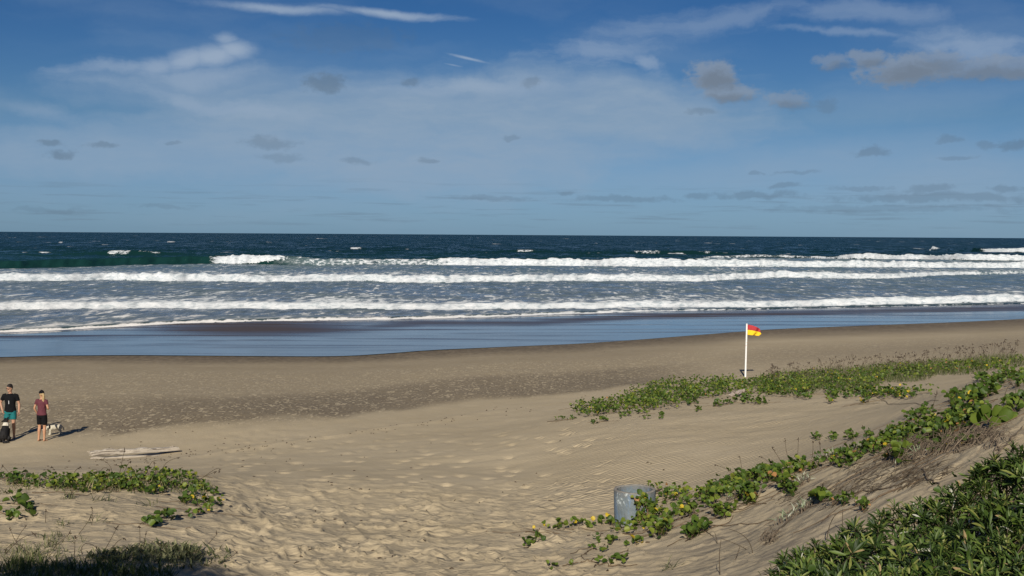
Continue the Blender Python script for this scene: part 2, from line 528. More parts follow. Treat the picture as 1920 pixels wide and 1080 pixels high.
def ground(px, py):
    """where the line of sight through a pixel first meets the sand"""
    px = np.atleast_1d(np.asarray(px, float)); py = np.atleast_1d(np.asarray(py, float))
    u, s = ray(px, py)
    ys = np.exp(np.linspace(math.log(8.0), math.log(150), 700))
    out = np.zeros((len(px), 3))
    for k in range(0, len(px), 2000):
        uu, ss = u[k:k + 2000, None], s[k:k + 2000, None]
        zt = bil(ZZ, np.broadcast_to(uu, (len(uu), 700)), np.broadcast_to(ys, (len(uu), 700)))
        hit = zt >= CAM_Z + ss * ys
        idx = np.where(hit.any(1), hit.argmax(1), 699)
        # refine between the two samples
        i0 = np.maximum(idx - 1, 0); r = np.arange(len(uu))
        f0 = CAM_Z + ss[:, 0] * ys[i0] - zt[r, i0]; f1 = CAM_Z + ss[:, 0] * ys[idx] - zt[r, idx]
        t = np.where(np.abs(f0 - f1) > 1e-9, f0 / (f0 - f1 + 1e-12), 0)
        Y = ys[i0] + np.clip(t, 0, 1) * (ys[idx] - ys[i0])
        out[k:k + 2000, 0] = uu[:, 0] * Y; out[k:k + 2000, 1] = Y
        out[k:k + 2000, 2] = bil(ZZ, uu[:, 0], Y)
    return out


def grid_mesh(name, X, Y, Z, mat, attrs):
    nr, nc = X.shape
    co = np.stack([X, Y, Z], -1).reshape(-1, 3).astype(np.float32)
    i = np.arange((nr - 1) * (nc - 1)); r, c = i // (nc - 1), i % (nc - 1)
    a = r * nc + c
    f = np.stack([a, a + 1, a + nc + 1, a + nc], -1).astype(np.int32).ravel()
    me = bpy.data.meshes.new(name)
    me.vertices.add(len(co)); me.vertices.foreach_set('co', co.ravel())
    me.loops.add(len(f)); me.loops.foreach_set('vertex_index', f)
    me.polygons.add(len(i)); me.polygons.foreach_set('loop_start', np.arange(0, len(f), 4, dtype=np.int32))
    me.polygons.foreach_set('use_smooth', np.ones(len(i), bool))
    for k, v in attrs.items():
        at = me.attributes.new(k, 'FLOAT', 'POINT')
        at.data.foreach_set('value', v.astype(np.float32).ravel())
    me.update(calc_edges=True)
    me.materials.append(mat)
    o = bpy.data.objects.new(name, me)
    COL.objects.link(o)
    return o


def tag(o, label=None, cat=None, group=None, kind=None):
    if label: o['label'] = label
    if cat: o['category'] = cat
    if group: o['group'] = group
    if kind: o['kind'] = kind
    return o


# how damp the sand lies, band by band up the beach (traced as lines on the beach)
PXG, PYG = project(XX, np.maximum(YY, 1.0), ZB)
edge_py = np.interp(PXG, [-700, 0, 100, 250, 480, 600, 660, 740, 800, 960, 1080, 1200, 1300, 1440, 1560, 1800, 1920, 2500],
                    [676, 670, 667, 666, 668, 668.5, 667.5, 662, 657, 650, 645, 637, 629, 618, 613, 604, 598, 575])
low = np.interp(PXG, [-700, 0, 200, 350, 450, 560, 650, 750, 850, 900, 1050, 1400, 1920, 2500], [825, 822, 818, 806, 800, 792, 782, 770, 756, 748, 742, 712, 680, 660])
toe = np.interp(PXG, [-700, 0, 300, 480, 560, 760, 960, 1100, 1920, 2500], [905, 880, 868, 838, 826, 798, 768, 752, 700, 690])
nA = fbm(XX * 0.10, YY * 0.05, 4, 80); nB = fbm(XX * 0.35, YY * 0.12, 3, 90)
v = (PYG - edge_py) / np.maximum(low - edge_py, 8)
beach = (YY > 30)
wet = sstep(PYG, edge_py + 30 + 10 * nA, edge_py + 1)                                   # dark firm sand by the water
band2 = sstep(v, 1.0 + 0.13 * nB, 0.88 + 0.13 * nB) * sstep(v, 0.36 + 0.10 * nA, 0.64 + 0.10 * nA) * sstep(PXG, 1480, 1150) * (0.82 + 0.25 * nA)
band2 = np.maximum(band2, 0.5 * np.exp(-((v - 0.55) / 0.25) ** 2) * sstep(PXG, 1050, 1500))
damp = np.maximum(wet * 0.9, np.clip(band2, 0, 1) * 0.86) * beach
damp = np.maximum(damp, 0.40 * sstep(PYG, low + 5 + 9 * nB, low - 14) * sstep(PXG, 1600, 1150) * beach)
streak = sstep(PYG, edge_py + 22, edge_py + 40) * sstep(v, 1.06, 0.9) * beach
trod = sstep(YY, 31, 24) * sstep(PXG, 1290, 1000)
ripple = sstep(PXG, 900, 1120) * sstep(YY, 22.5, 26) * sstep(YY, 46, 40)
tide = np.exp(-((PYG - toe) / 7.0) ** 2) * sstep(PXG, 1000, 800) * (YY > 27)
mineral_streak = sstep(PXG, 1150, 1350) * sstep(YY, 22, 18)                                  # dark mineral streaks on the right-hand slope

m_sand, g, b = material('sand')
oc = g.coord()
at = g.attr
dmp, stk, rip, trd, sl = at('damp'), at('streak'), at('ripple'), at('trod'), at('slope_streak')
big = g.noise(oc, 0.35, 4.0, 0.55)
mid = g.noise(oc, 2.2, 4.0, 0.6)
grain = g.noise(oc, 90.0, 3.0, 0.7)
dry = g.mix(g.lin(big, 0.3, 0.7), (0.41, 0.332, 0.212), (0.46, 0.378, 0.25))
dry = g.mix(g.step(mid, 0.45, 0.75, 0, 0.35), dry, (0.36, 0.29, 0.18))
wetc = g.mix(g.lin(big, 0.3, 0.7), (0.100, 0.076, 0.047), (0.128, 0.097, 0.061))
s1 = g.noise(g.mapping(oc, (0.85, 0.42, 1), (0, 0, R(-5))), 3.6, 4.0, 0.65)
s2 = g.noise(g.mapping(oc, (1.0, 0.5, 1), (0, 0, R(-5))), 8.0, 2.0, 0.5)
lump = g.noise(oc, 0.16, 3.0, 0.5)
sm = g.math('ADD', g.math('MULTIPLY', s1, 0.55), g.math('MULTIPLY', s2, 0.45))
sm = g.step(sm, 0.53, 0.575)
sm = g.math('MULTIPLY', sm, g.step(lump, 0.30, 0.62, 0.45, 1.0))
sm = g.math('MULTIPLY', sm, stk)
dn = g.math('ADD', dmp, g.math('MULTIPLY', g.math('SUBTRACT', s1, 0.5), g.math('MULTIPLY', dmp, 1.0)), clamp=True)
dn = g.math('ADD', dn, g.math('MULTIPLY', g.math('SUBTRACT', big, 0.52), g.math('MULTIPLY', stk, 0.5)), clamp=True)
dn = g.math('SUBTRACT', dn, g.math('MULTIPLY', sm, 0.95), clamp=True)
col = g.mix(dn, dry, wetc)
# dark heavy-mineral sand drifted in streaks over the right-hand dune
ms = g.noise(g.mapping(oc, (1.0, 2.6, 1), (0, 0, R(38))), 1.6, 5.0, 0.62, 0.6)
mm = g.math('MULTIPLY', g.step(ms, 0.46, 0.68), sl)
col = g.mix(g.math('MULTIPLY', mm, 0.75), col, (0.135, 0.115, 0.093))
col = g.mix(g.lin(grain, 0.3, 0.7, 0.0, 0.22), col, g.vm('SCALE', col, scale=0.72))
deb = g.noise(oc, 26.0, 2.0, 0.6)
col = g.mix(g.math('MULTIPLY', g.step(deb, 0.74, 0.79), 0.5), col, (0.09, 0.07, 0.05))
g.put(b.inputs['Base Color'], col)
g.put(b.inputs['Roughness'], g.lin(dmp, 0, 1, 0.95, 0.7))
b.inputs['Specular IOR Level'].default_value = 0.2
wv = g.wave(g.mapping(oc, (1, 1, 1), (0, 0, R(62))), 2.1, 6.0, 1.1)
wv2 = g.noise(g.mapping(oc, (1.4, 4.5, 1), (0, 0, R(-25))), 2.5, 3.0, 0.55)
hsum = g.math('ADD', g.math('MULTIPLY', wv, g.math('MULTIPLY', g.math('MULTIPLY', rip, g.step(g.noise(oc, 0.8, 3.0, 0.6), 0.2, 0.6)), 0.016)),
              g.math('MULTIPLY', wv2, g.math('MULTIPLY', trd, 0.03)))
hsum = g.math('ADD', hsum, g.math('MULTIPLY', g.noise(oc, 7.0, 6.0, 0.68), 0.016))
hsum = g.math('ADD', hsum, g.math('MULTIPLY', sm, 0.01))
g.put(b.inputs['Normal'], g.bump(hsum, 1.0, 1.0))

sand = grid_mesh('sand', XX, YY, ZZ, m_sand, dict(damp=damp, streak=streak, ripple=ripple, trod=trod, slope_streak=mineral_streak))
tag(sand, kind='structure')

# ------------------------------------------------------------------ the sea
US = np.concatenate([np.linspace(-0.8, -0.45, 30), np.linspace(-0.44, 0.44, 560), np.linspace(0.45, 0.8, 30)])
ra = [0.0]
while ra[-1] < 34: ra.append(ra[-1] + 0.28)
while ra[-1] < 330: ra.append(ra[-1] + 0.5)
while ra[-1] < 620: ra.append(ra[-1] + 1.4)
while ra[-1] < 40000: ra.append(ra[-1] * 1.045)
RA = np.array(ra)
UUs, RRs = np.meshgrid(US, RA)
YYs = EDGE(UUs) + RRs
XXs = UUs * YYs
PXs = 960 + 2400 * UUs * 1.0
e, w1 = EDGE(UUs), W1(UUs)
zt = np.maximum(0.35 * (1 - (YYs - e) / np.maximum(w1 - e, 8)), -3.0)
film = sstep(YYs, w1 + 0.5, w1 - 1.0)
foam = np.zeros_like(XXs); lace = np.zeros_like(XXs); Zs = np.zeros_like(XXs)
jag = fbm(XXs * 0.35, YYs * 0.06, 3, 5)


def bore(line, H, wf, L, famp, band, tail, seed, jagamp=1.0, q0=0.0):
    """a breaking or spent wave: steep foaming front towards the beach, long back"""
    global Zs, foam, lace
    q = YYs - line(UUs) + jagamp * jag
    lump = fbm(XXs * 0.9, YYs * 0.30, 3, seed)
    big_l = fbm(XXs * 0.13, YYs * 0.02, 3, seed + 7)
    bb = band * (1 + 0.55 * big_l)
    f = famp * sstep(q, q0 - 0.4, q0 + 0.1) * (1 - 0.60 * sstep(q, 0.2 * bb, 0.75 * bb) - 0.40 * sstep(q, 0.75 * bb, 2.6 * bb))
    f = f * (1 + 0.8 * sstep(q, 0.5 * bb, 0.15 * bb))
    Hh = H * (1 + 0.20 * big_l)
    h = Hh * sstep(q, -0.1 * wf, wf) * np.exp(-np.maximum(q - wf, 0) / L)
    Zs = Zs + h + f * 0.20 * np.minimum(H, 1.4) * lump
    foam = np.maximum(foam, f)
    lace = np.maximum(lace, famp * sstep(q, 0, 1) * np.exp(-np.maximum(q - band, 0) / tail))


px = PXs
# spent wash at the beach, two bores in the surf, the outer break
bore(W1, 0.24 - 0.08 * sstep(px, 1000, 1300), 0.9, 3.0, 0.80 - 0.45 * sstep(px, 1200, 1500), 0.9, 5.0, 11, 0.45)
bore(W2, 0.62 + 0.2 * sstep(px, 1300, 1700), 1.5, 7.0, 1.0 + 0 * px, 3.4, 16.0, 12, 1.2)
bore(W3, 1.1 - 0.5 * sstep(px, 1500, 1900), 2.2, 10.0, 1 - 0.7 * sstep(px, 1740, 1850), 7.0, 28.0, 13, 2.4)
patch = sstep(px, 380, 425) * sstep(px, 570, 490)
a4 = np.maximum(patch, sstep(px, 800, 870) * (0.62 + 0.38 * sstep(px, 970, 1010)))
a4 = np.maximum(a4, 0.34 * sstep(px, 500, 580) + 0 * px)
q4 = 1.6 * sstep(px, 430, 540) * sstep(px, 600, 545) + 0.0
bore(W4, 2.1 - 0.4 * sstep(px, 385, 300) - 0.6 * sstep(px, 540, 620) * sstep(px, 850, 800) - 0.4 * sstep(px, 1150, 1500), 3.0, 12.0, a4 * (0.86 + 0.25 * fbm(px * 0.012, px * 0, 3, 71)), 12.0, 34.0, 14, 3.0, q4)
a5 = np.maximum(sstep(px, 1530, 1590), 0.55 * sstep(px, 1290, 1330) * (0.8 + 0.5 * fbm(px * 0.02, px * 0, 2, 77)))
bore(W5, 2.0 * np.maximum(a5, 0.25 * sstep(px, 900, 1200)), 3.4, 14.0, a5 * (0.85 + 0.3 * fbm(px * 0.015, px * 0, 3, 72)), 16.0, 30.0, 15, 2.5)
a6 = sstep(px, 1825, 1870) + 0.75 * sstep(px, 1700, 1730) * sstep(px, 1800, 1735)
bore(W6, 2.3 * np.clip(sstep(px, 1500, 1720), 0, 1), 5.0, 18.0, np.clip(a6, 0, 1), 50.0, 20.0, 16, 3.0)
# separate crests further out
for (p0, p1, py, H, wid) in [(200, 250, 479.5, 1.6, 16), (962, 1004, 475, 1.5, 18), (1185, 1240, 476.5, 1.6, 18), (1300, 1335, 477, 1.4, 16), (1090, 1112, 474, .9, 12),
                             (42, 60, 474.5, .8, 10), (72, 100, 476.5, 1.0, 12), (255, 305, 479.7, .7, 6), (1110, 1114, 462, .8, 20), (1115, 1124, 457.5, .7, 30),
                             (1225, 1232, 457, .8, 40), (312, 330, 454, 1.0, 50), (590, 615, 447.5, 1.0, 60), (920, 942, 458, 1.0, 40), (655, 680, 467, .8, 20),
                             (110, 120, 455, 1.0, 40), (70, 84, 444.5, 1.0, 80), (1760, 1772, 457.5, 1.0, 40), (500, 512, 456, .8, 40)]:
    ul, ur = u_of(p0), u_of(p1)
    _, s = ray((p0 + p1) / 2, py)
    Yc = -CAM_Z / s
    uc, hw = (ul + ur) / 2, abs(ur - ul) / 2
    q = YYs - Yc
    prof = np.exp(-np.maximum(np.abs(UUs - uc) - hw * 0.5, 0) ** 2 / (hw * 0.45) ** 2)
    q = q - 2.0 * fbm(XXs * 0.2, YYs * 0.0, 2, int(p0))
    wide = np.exp(-((UUs - uc) / (hw * 3 + 0.01)) ** 2)
    Zs += H * 0.8 * wide * sstep(q, -0.4 * wid, 0.2 * wid) * np.exp(-np.maximum(q, 0) / (1.2 * wid))
    foam = np.maximum(foam, 0.85 * prof * sstep(q, -0.3 * wid, -0.1 * wid) * sstep(q, wid, 0.3 * wid) * np.clip(0.75 + 0.6 * fbm(XXs * 0.25, YYs * 0.02, 2, 7), 0, 1))
# open swell and chop
sw = sstep(YYs, 200, 380)
Zs += sw * 0.45 * np.sin((YYs + 14 * fbm(XXs * 0.012, YYs * 0.004, 2, 33)) * 2 * math.pi / 62.0) * sstep(YYs, 9000, 1500)
Zs += sstep(RRs, 20, 60) * 0.10 * fbm(XXs * 0.30, YYs * 0.22, 3, 44) * sstep(YYs, 4000, 700)
Zs += sstep(YYs - w1, 0, 12) * 0.05 * fbm(XXs * 0.9, YYs * 0.6, 2, 45) * sstep(YYs, 900, 400)
Zs = np.where(YYs > w1, Zs, Zs)
Zs = np.maximum(Zs, zt + 0.012) + np.where(film > 0.5, 0.0, 0.0)
bnd = W4(UUs) + (W5(UUs) - 4 - W4(UUs)) * sstep(px, 1100, 1400)
surf = sstep(YYs - bnd, -1, -4) * sstep(YYs, w1 - 2, w1 + 6)
surf = np.maximum(surf, 0.8 * sstep(px, 500, 600) * sstep(YYs - W4(UUs), 24, 10) * sstep(YYs, 250, 300))
shal = sstep(YYs, 300, 110)
# matt patch of drained brown sand just below the wash, and thin swash lines on the film
pyf = project(XXs, YYs, zt)[1]
matte = np.exp(-((px - 480) / 190.0) ** 2 - ((pyf - 616) / 13.0) ** 2)
matte = np.maximum(matte, 0.6 * np.exp(-((pyf - np.interp(px, [0, 300, 800, 1000, 1200, 1440, 1920], [640, 640, 606, 606, 594, 588, 577])) / 6.0) ** 2) * sstep(px, 500, 800))
l2 = np.interp(px, [-900, 0, 100, 170, 260, 320, 360, 700, 830, 900, 1000, 1100, 1200, 2500], [647, 643.5, 641.5, 639, 629, 622, 614, 613, 605, 601, 598.5, 594, 590, 580])
jl = 2.0 * fbm(XXs * 0.5, YYs * 0.2, 3, 99)
line2 = np.exp(-((pyf - l2 - jl) / 1.3) ** 2) * (0.35 + 0.9 * np.clip(fbm(XXs * 0.2, YYs * 0.05, 2, 98) + 0.2, 0, 1)) * (np.abs(px - 520) > 160)
edgefoam = 0.5 * sstep(RRs, 0.9, 0.1) * np.clip(fbm(XXs * 0.16, YYs * 0.1, 2, 96) + 0.05, 0, 1) + 0.25 * sstep(RRs, 1.8, 0.2) * sstep(px, 330, 60)
thin = np.maximum(line2 * film * 0.36, edgefoam)

m_sea, g, b = material('sea_water')
oc = g.coord()
fo, la, fi, sf, shl, mt, th = (g.attr(k) for k in ('foam', 'lace', 'film', 'surf', 'shallow', 'matte', 'thin'))
fst = g.noise(g.mapping(oc, (0.035, 0.28, 1), (0, 0, R(-9))), 1.0, 5.0, 0.62, 0.5)
mt = g.math('ADD', mt, g.math('MULTIPLY', g.step(fst, 0.46, 0.70), g.math('ADD', 0.40, g.math('MULTIPLY', la, 0.55))), clamp=True)
geo = g.n.new('ShaderNodeNewGeometry')
sepp = g.n.new('ShaderNodeSeparateXYZ'); g.l.new(oc, sepp.inputs[0])
Yv = sepp.outputs[1]
# water body colour: deep teal out, milkier towards the beach
deep = g.mix(g.step(Yv, 300, 700), (0.006, 0.029, 0.027), (0.0042, 0.020, 0.021))
inner = g.mix(shl, (0.050, 0.092, 0.102), (0.056, 0.078, 0.086))
wcol = g.mix(sf, deep, inner)
wcol = g.mix(fi, wcol, g.mix(mt, (0.050, 0.045, 0.040), (0.078, 0.057, 0.045)))
# foam: solid fronts, torn lace behind them, whitecaps far out
na = g.noise(g.mapping(oc, (1.0, 0.22, 3.0)), 1.0, 6.0, 0.68, 0.4)
nb = g.noise(g.mapping(oc, (0.42, 0.11, 1)), 1.0, 6.0, 0.72, 0.8)
nc = g.noise(g.mapping(oc, (0.06, 0.014, 1)), 1.0, 3.0, 0.5)
f_front = g.step(g.math('ADD', fo, g.math('MULTIPLY', g.math('MULTIPLY', g.math('MULTIPLY', fo, 2.5, clamp=True), 1.0), g.math('MULTIPLY', g.math('SUBTRACT', g.math('ADD', g.math('MULTIPLY', na, 0.6), g.math('MULTIPLY', nb, 0.4)), 0.5), 3.6))), 0.36, 0.72)
lac = g.math('ADD', g.math('MULTIPLY', na, 0.5), g.math('MULTIPLY', nb, 0.5))
lac = g.math('ADD', lac, g.math('MULTIPLY', la, 0.17))
lac = g.math('ADD', lac, g.math('MULTIPLY', g.math('SUBTRACT', nc, 0.5), 0.16))
f_lace = g.math('MULTIPLY', g.step(lac, 0.548, 0.63), g.math('MULTIPLY', sf, 0.85))
f_thin = g.step(g.math('ADD', th, g.math('MULTIPLY', g.math('SUBTRACT', na, 0.5), 0.6)), 0.30, 0.6)
wc = g.noise(g.mapping(oc, (0.075, 0.012, 1)), 1.0, 3.0, 0.62)
wcb = g.noise(g.mapping(oc, (0.006, 0.002, 1)), 1.0, 2.0, 0.5)
f_cap = g.math('MULTIPLY', g.step(g.math('ADD', wc, g.math('MULTIPLY', g.math('SUBTRACT', wcb, 0.5), 0.20)), 0.69, 0.735), g.step(Yv, 330, 430))
foamy = g.math('MAXIMUM', g.math('MAXIMUM', f_front, f_lace), g.math('MAXIMUM', f_thin, f_cap))
haze_f = g.math('MULTIPLY', g.math('ADD', g.step(lac, 0.38, 0.60, 0.06, 0.40), g.math('MULTIPLY', g.math('MULTIPLY', la, la), 0.55), clamp=True), sf)
wcol = g.mix(haze_f, wcol, (0.29, 0.33, 0.35))
fcol = g.mix(g.lin(nb, 0.3, 0.7), (0.44, 0.48, 0.50), (0.66, 0.67, 0.67))
fcol = g.mix(g.step(na, 0.54, 0.36, 0, 0.75), fcol, (0.25, 0.30, 0.33))
fcol = g.mix(g.step(Yv, 150, 110), fcol, (0.62, 0.60, 0.57))
g.put(b.inputs['Base Color'], g.mix(foamy, wcol, fcol))
g.put(b.inputs['Roughness'], g.mix(foamy, g.mix(fi, g.mix(mt, (0.16,) * 3, (0.5,) * 3), g.mix(mt, (0.06,) * 3, (0.5,) * 3)), (0.9,) * 3))
b.inputs['IOR'].default_value = 1.33
spec = g.math('MULTIPLY', g.math('SUBTRACT', 1.0, foamy), g.mix(g.step(Yv, 250, 420), g.mix(mt, g.mix(fi, (0.5,) * 3, (1.0,) * 3), (0.12,) * 3), (0.05,) * 3))
g.put(b.inputs['Specular IOR Level'], spec)
# facets of chop: slopes taken from noise, so they hold at any distance
c1n = g.noise(g.mapping(oc, (0.55, 0.38, 1)), 1.0, 5.0, 0.65, color=True)
c2n = g.noise(g.mapping(oc, (0.09, 0.06, 1)), 1.0, 3.0, 0.6, color=True)
cs = g.vm('ADD', g.vm('SUBTRACT', c1n, (0.5, 0.5, 0.5)), g.vm('SCALE', g.vm('SUBTRACT', c2n, (0.5, 0.5, 0.5)), scale=0.6))
amp = g.math('ADD', g.mix(fi, (1.0,) * 3, (0.022,) * 3), 0.0)
cs = g.vm('MULTIPLY', cs, (0.55, 0.9, 0.0))
tilt = g.vm('SCALE', cs, scale=amp)
lean = g.vm('SCALE', (0.0, -0.16, 0.0), scale=g.math('SUBTRACT', 1.0, fi))
nrm = g.vm('NORMALIZE', g.vm('ADD', g.vm('ADD', geo.outputs['Normal'], tilt), lean))
fb = g.bump(g.math('MULTIPLY', na, g.math('SUBTRACT', 1.0, fi)), 0.9, 0.20, nrm)
g.put(b.inputs['Normal'], fb)

lace = np.where(film > 0.5, sstep((YYs - e) / np.maximum(w1 - e, 6), 0.25, 0.95), lace)
sea = grid_mesh('sea', XXs, YYs, Zs, m_sea, dict(foam=foam, lace=lace, film=film, surf=surf, shallow=shal, matte=matte, thin=thin))
tag(sea, kind='structure')
# ------------------------------------------------------------------ plant matter
def leaf_material(name, stops, rough=0.42, trans=0.3, spec=0.45):
    """leaf colour runs along 'tint' (0 dark green ... 1 withered)"""
    m, g, b = material(name)
    oi = g.n.new('ShaderNodeObjectInfo')
    sp = g.n.new('ShaderNodeSeparateColor'); g.l.new(oi.outputs['Color'], sp.inputs[0])
    t = g.math('ADD', g.attr('tint'), sp.outputs[0])
    r = g.n.new('ShaderNodeValToRGB')
    g.l.new(t, r.inputs[0])
    e = r.color_ramp.elements
    e[0].position, e[0].color = stops[0][0], stops[0][1] + (1,)
    e[1].position, e[1].color = stops[-1][0], stops[-1][1] + (1,)
    for p_, c_ in stops[1:-1]:
        q = e.new(p_); q.color = c_ + (1,)
    n = g.noise(g.coord('Object'), 40.0, 3.0)
    c = g.vm('SCALE', r.outputs[0], scale=g.lin(n, 0.25, 0.75, 0.75, 1.25))
    g.put(b.inputs['Base Color'], c)
    b.inputs['Roughness'].default_value = rough
    b.inputs['Specular IOR Level'].default_value = spec
    tr = g.n.new('ShaderNodeBsdfTranslucent')
    g.put(tr.inputs['Color'], g.vm('MULTIPLY', c, (1.3, 1.5, 0.6)))
    mx = g.n.new('ShaderNodeMixShader')
    mx.inputs[0].default_value = trans
    g.l.new(b.outputs[0], mx.inputs[1]); g.l.new(tr.outputs[0], mx.inputs[2])
    g.l.new(mx.outputs[0], m.node_tree.nodes['Material Output'].inputs['Surface'])
    return m


M_CREEP = leaf_material('creeper_leaf', [(0, (.026, .050, .009)), (.35, (.058, .100, .014)), (.7, (.128, .168, .023)), (.86, (.23, .24, .035)),
                                         (.93, (.50, .36, .03)), (.97, (.42, .21, .07)), (1, (.20, .11, .06))], 0.5, 0.28, 0.3)
M_SHRUB = leaf_material('shrub_leaf', [(0, (.018, .034, .007)), (.45, (.046, .080, .015)), (.8, (.110, .155, .032)), (.92, (.18, .19, .05)),
                                       (.95, (.46, .46, .39)), (1, (.30, .22, .11))], 0.5, 0.22, 0.28)
M_SILVER = leaf_material('silver_leaf', [(0, (.09, .13, .065)), (.5, (.22, .25, .16)), (.8, (.38, .39, .32)), (1, (.50, .49, .43))], 0.7, 0.15, 0.2)
M_GRASS = leaf_material('grass_blade', [(0, (.045, .065, .017)), (.5, (.098, .12, .036)), (.8, (.20, .20, .09)), (1, (.36, .29, .16))], 0.6, 0.3, 0.2)
M_GREYG = leaf_material('grey_green_leaf', [(0, (.048, .058, .026)), (.5, (.115, .125, .058)), (.85, (.25, .24, .13)), (1, (.36, .29, .18))], 0.6, 0.25, 0.2)
M_STEM = simple('dry_stem', (.070, .052, .033), 0.85, 0.35, 30)
M_RUN = simple('creeper_runner', (.14, .095, .055), 0.8, 0.35, 30)
M_SEED = simple('seed_head', (.060, .042, .028), 0.9, 0.3, 40)
M_TWIG = simple('dead_twig', (.13, .10, .07), 0.9, 0.75, 7)


def half_leaf(outline, fold=0.18, arch=0.0):
    """leaf blade from a half outline [(x, y)], folded along the midrib; 12-20 triangles"""
    ys = [p[1] for p in outline]
    V, Fc = [], []
    mid = []
    for (x, y) in outline:
        z = -arch * y * y
        mid.append(len(V)); V.append((0, y if x >= 0 else y, z))
    L, Rr = [], []
    for (x, y) in outline:
        z = -arch * y * y + fold * x
        L.append(len(V)); V.append((-x, y, z)); Rr.append(len(V)); V.append((x, y, z))
    for i in range(len(outline) - 1):
        Fc += [(mid[i], mid[i + 1], Rr[i + 1]), (mid[i], Rr[i + 1], Rr[i]), (mid[i], L[i + 1], mid[i + 1]), (mid[i], L[i], L[i + 1])]
    return np.array(V, float), np.array(Fc, int)


T_CREEP = half_leaf([(0.02, 0.0), (0.36, 0.10), (0.54, 0.42), (0.48, 0.80), (0.26, 1.02), (0.03, 0.90)], 0.75, 0.14)
T_SHRUB = half_leaf([(0.025, 0.0), (0.045, 0.25), (0.085, 0.55), (0.092, 0.78), (0.05, 0.95), (0.004, 1.05)], 0.5, 0.26)
T_NARROW = half_leaf([(0.025, 0.0), (0.06, 0.35), (0.062, 0.65), (0.004, 1.0)], 0.3, 0.3)
T_BLADE = (np.array([(-.020, 0, 0), (.020, 0, 0), (-.016, .5, -.06), (.016, .5, -.06), (0, 1, -.28)], float), np.array([(0, 1, 3), (0, 3, 2), (2, 3, 4)], int))


def frames(d, n):
    d = d / np.linalg.norm(d, axis=1, keepdims=True)
    z = n - (n * d).sum(1, keepdims=True) * d
    z = z / (np.linalg.norm(z, axis=1, keepdims=True) + 1e-9)
    x = np.cross(d, z)
    return np.stack([x, d, z], -1)          # columns


def mesh_from(name, V, Fc, mat, tint=None, smooth=True):
    me = bpy.data.meshes.new(name)
    k = Fc.shape[1]
    me.vertices.add(len(V)); me.vertices.foreach_set('co', V.astype(np.float32).ravel())
    me.loops.add(Fc.size); me.loops.foreach_set('vertex_index', Fc.astype(np.int32).ravel())
    me.polygons.add(len(Fc)); me.polygons.foreach_set('loop_start', np.arange(0, Fc.size, k, dtype=np.int32))
    me.polygons.foreach_set('use_smooth', np.full(len(Fc), smooth))
    if tint is not None:
        at = me.attributes.new('tint', 'FLOAT', 'POINT'); at.data.foreach_set('value', tint.astype(np.float32))
    me.update(calc_edges=True)
    me.materials.append(mat)
    return me


def link(name, me, parent=None, kind=None, color0=True):
    o = bpy.data.objects.new(name, me)
    COL.objects.link(o)
    if parent is not None: o.parent = parent
    if kind: o['kind'] = kind
    if color0: o.color = (0, 0, 0, 1)
    return o


def empty(name, loc, label, cat, group=None, rz=0.0):
    o = bpy.data.objects.new(name, None)
    COL.objects.link(o)
    o.location = loc; o.rotation_euler = (0, 0, rz)
    o.empty_display_size = 0.2
    return tag(o, label, cat, group)


def leaves(name, T, pos, fr, size, tint, mat, parent, single=0, part='leaf'):
    """leaves of one plant: the largest ones to the eye singly, the rest as one part"""
    L = np.array(parent.location)
    N = len(pos)
    dist = np.linalg.norm(pos - np.array([0, 0, CAM_Z]), axis=1)
    app = size / dist
    order = np.argsort(-app)
    one = order[:single]; rest = order[single:]
    if len(rest):
        V, Fc = T
        W = np.einsum('nij,vj->nvi', fr[rest] * size[rest, None, None], V) + (pos[rest] - L)[:, None]
        FF = (Fc[None] + (np.arange(len(rest)) * len(V))[:, None, None]).reshape(-1, 3)
        link(name, mesh_from(name, W.reshape(-1, 3), FF, mat, np.repeat(tint[rest], len(V))), parent, 'stuff')
    if len(one):
        me = mesh_from(part, T[0], T[1], mat)
        for i in one:
            o = bpy.data.objects.new(part, me)
            COL.objects.link(o)
            o.parent = parent
            m = Matrix(fr[i].tolist()).to_4x4() @ Matrix.Diagonal((size[i],) * 3).to_4x4()
            m.translation = Vector(pos[i] - L)
            o.matrix_local = m
            o.color = (float(tint[i]), 0, 0, 1)


def tubes(paths, sides=4):
    V, Fc, n0 = [], [], 0
    for pts, r0, r1 in paths:
        pts = np.asarray(pts, float); n = len(pts)
        t = np.gradient(pts, axis=0); t /= np.linalg.norm(t, axis=1, keepdims=True) + 1e-9
        ref = np.where(np.abs(t[:, 2:3]) > 0.9, np.array([[1.0, 0, 0]]), np.array([[0, 0, 1.0]]))
        a = np.cross(t, ref); a /= np.linalg.norm(a, axis=1, keepdims=True) + 1e-9
        b = np.cross(t, a)
        rr = np.linspace(r0, r1, n)[:, None]
        for k in range(sides):
            th = 2 * math.pi * k / sides
            V.append(pts + rr * (math.cos(th) * a + math.sin(th) * b))
        for i in range(n - 1):
            for k in range(sides):
                k2 = (k + 1) % sides
                Fc.append((n0 + k * n + i, n0 + k2 * n + i, n0 + k2 * n + i + 1, n0 + k * n + i + 1))
        n0 += sides * n
    return np.vstack(V), np.array(Fc, int)


def ell(spec):
    """points strewn over ellipses of the view: (px, py, rx, ry, n)"""
    X, Y = [], []
    for (x, y, rx, ry, n) in spec:
        r = np.sqrt(rng.random(n)); t = rng.random(n) * 2 * math.pi
        X.append(x + rx * r * np.cos(t)); Y.append(y + ry * r * np.sin(t))
    return np.concatenate(X), np.concatenate(Y)


def rnd_dir(n, e0, e1):
    az = rng.random(n) * 2 * math.pi; el = np.radians(e0 + (e1 - e0) * rng.random(n))
    return np.stack([np.cos(az) * np.cos(el), np.sin(az) * np.cos(el), np.sin(el)], -1)


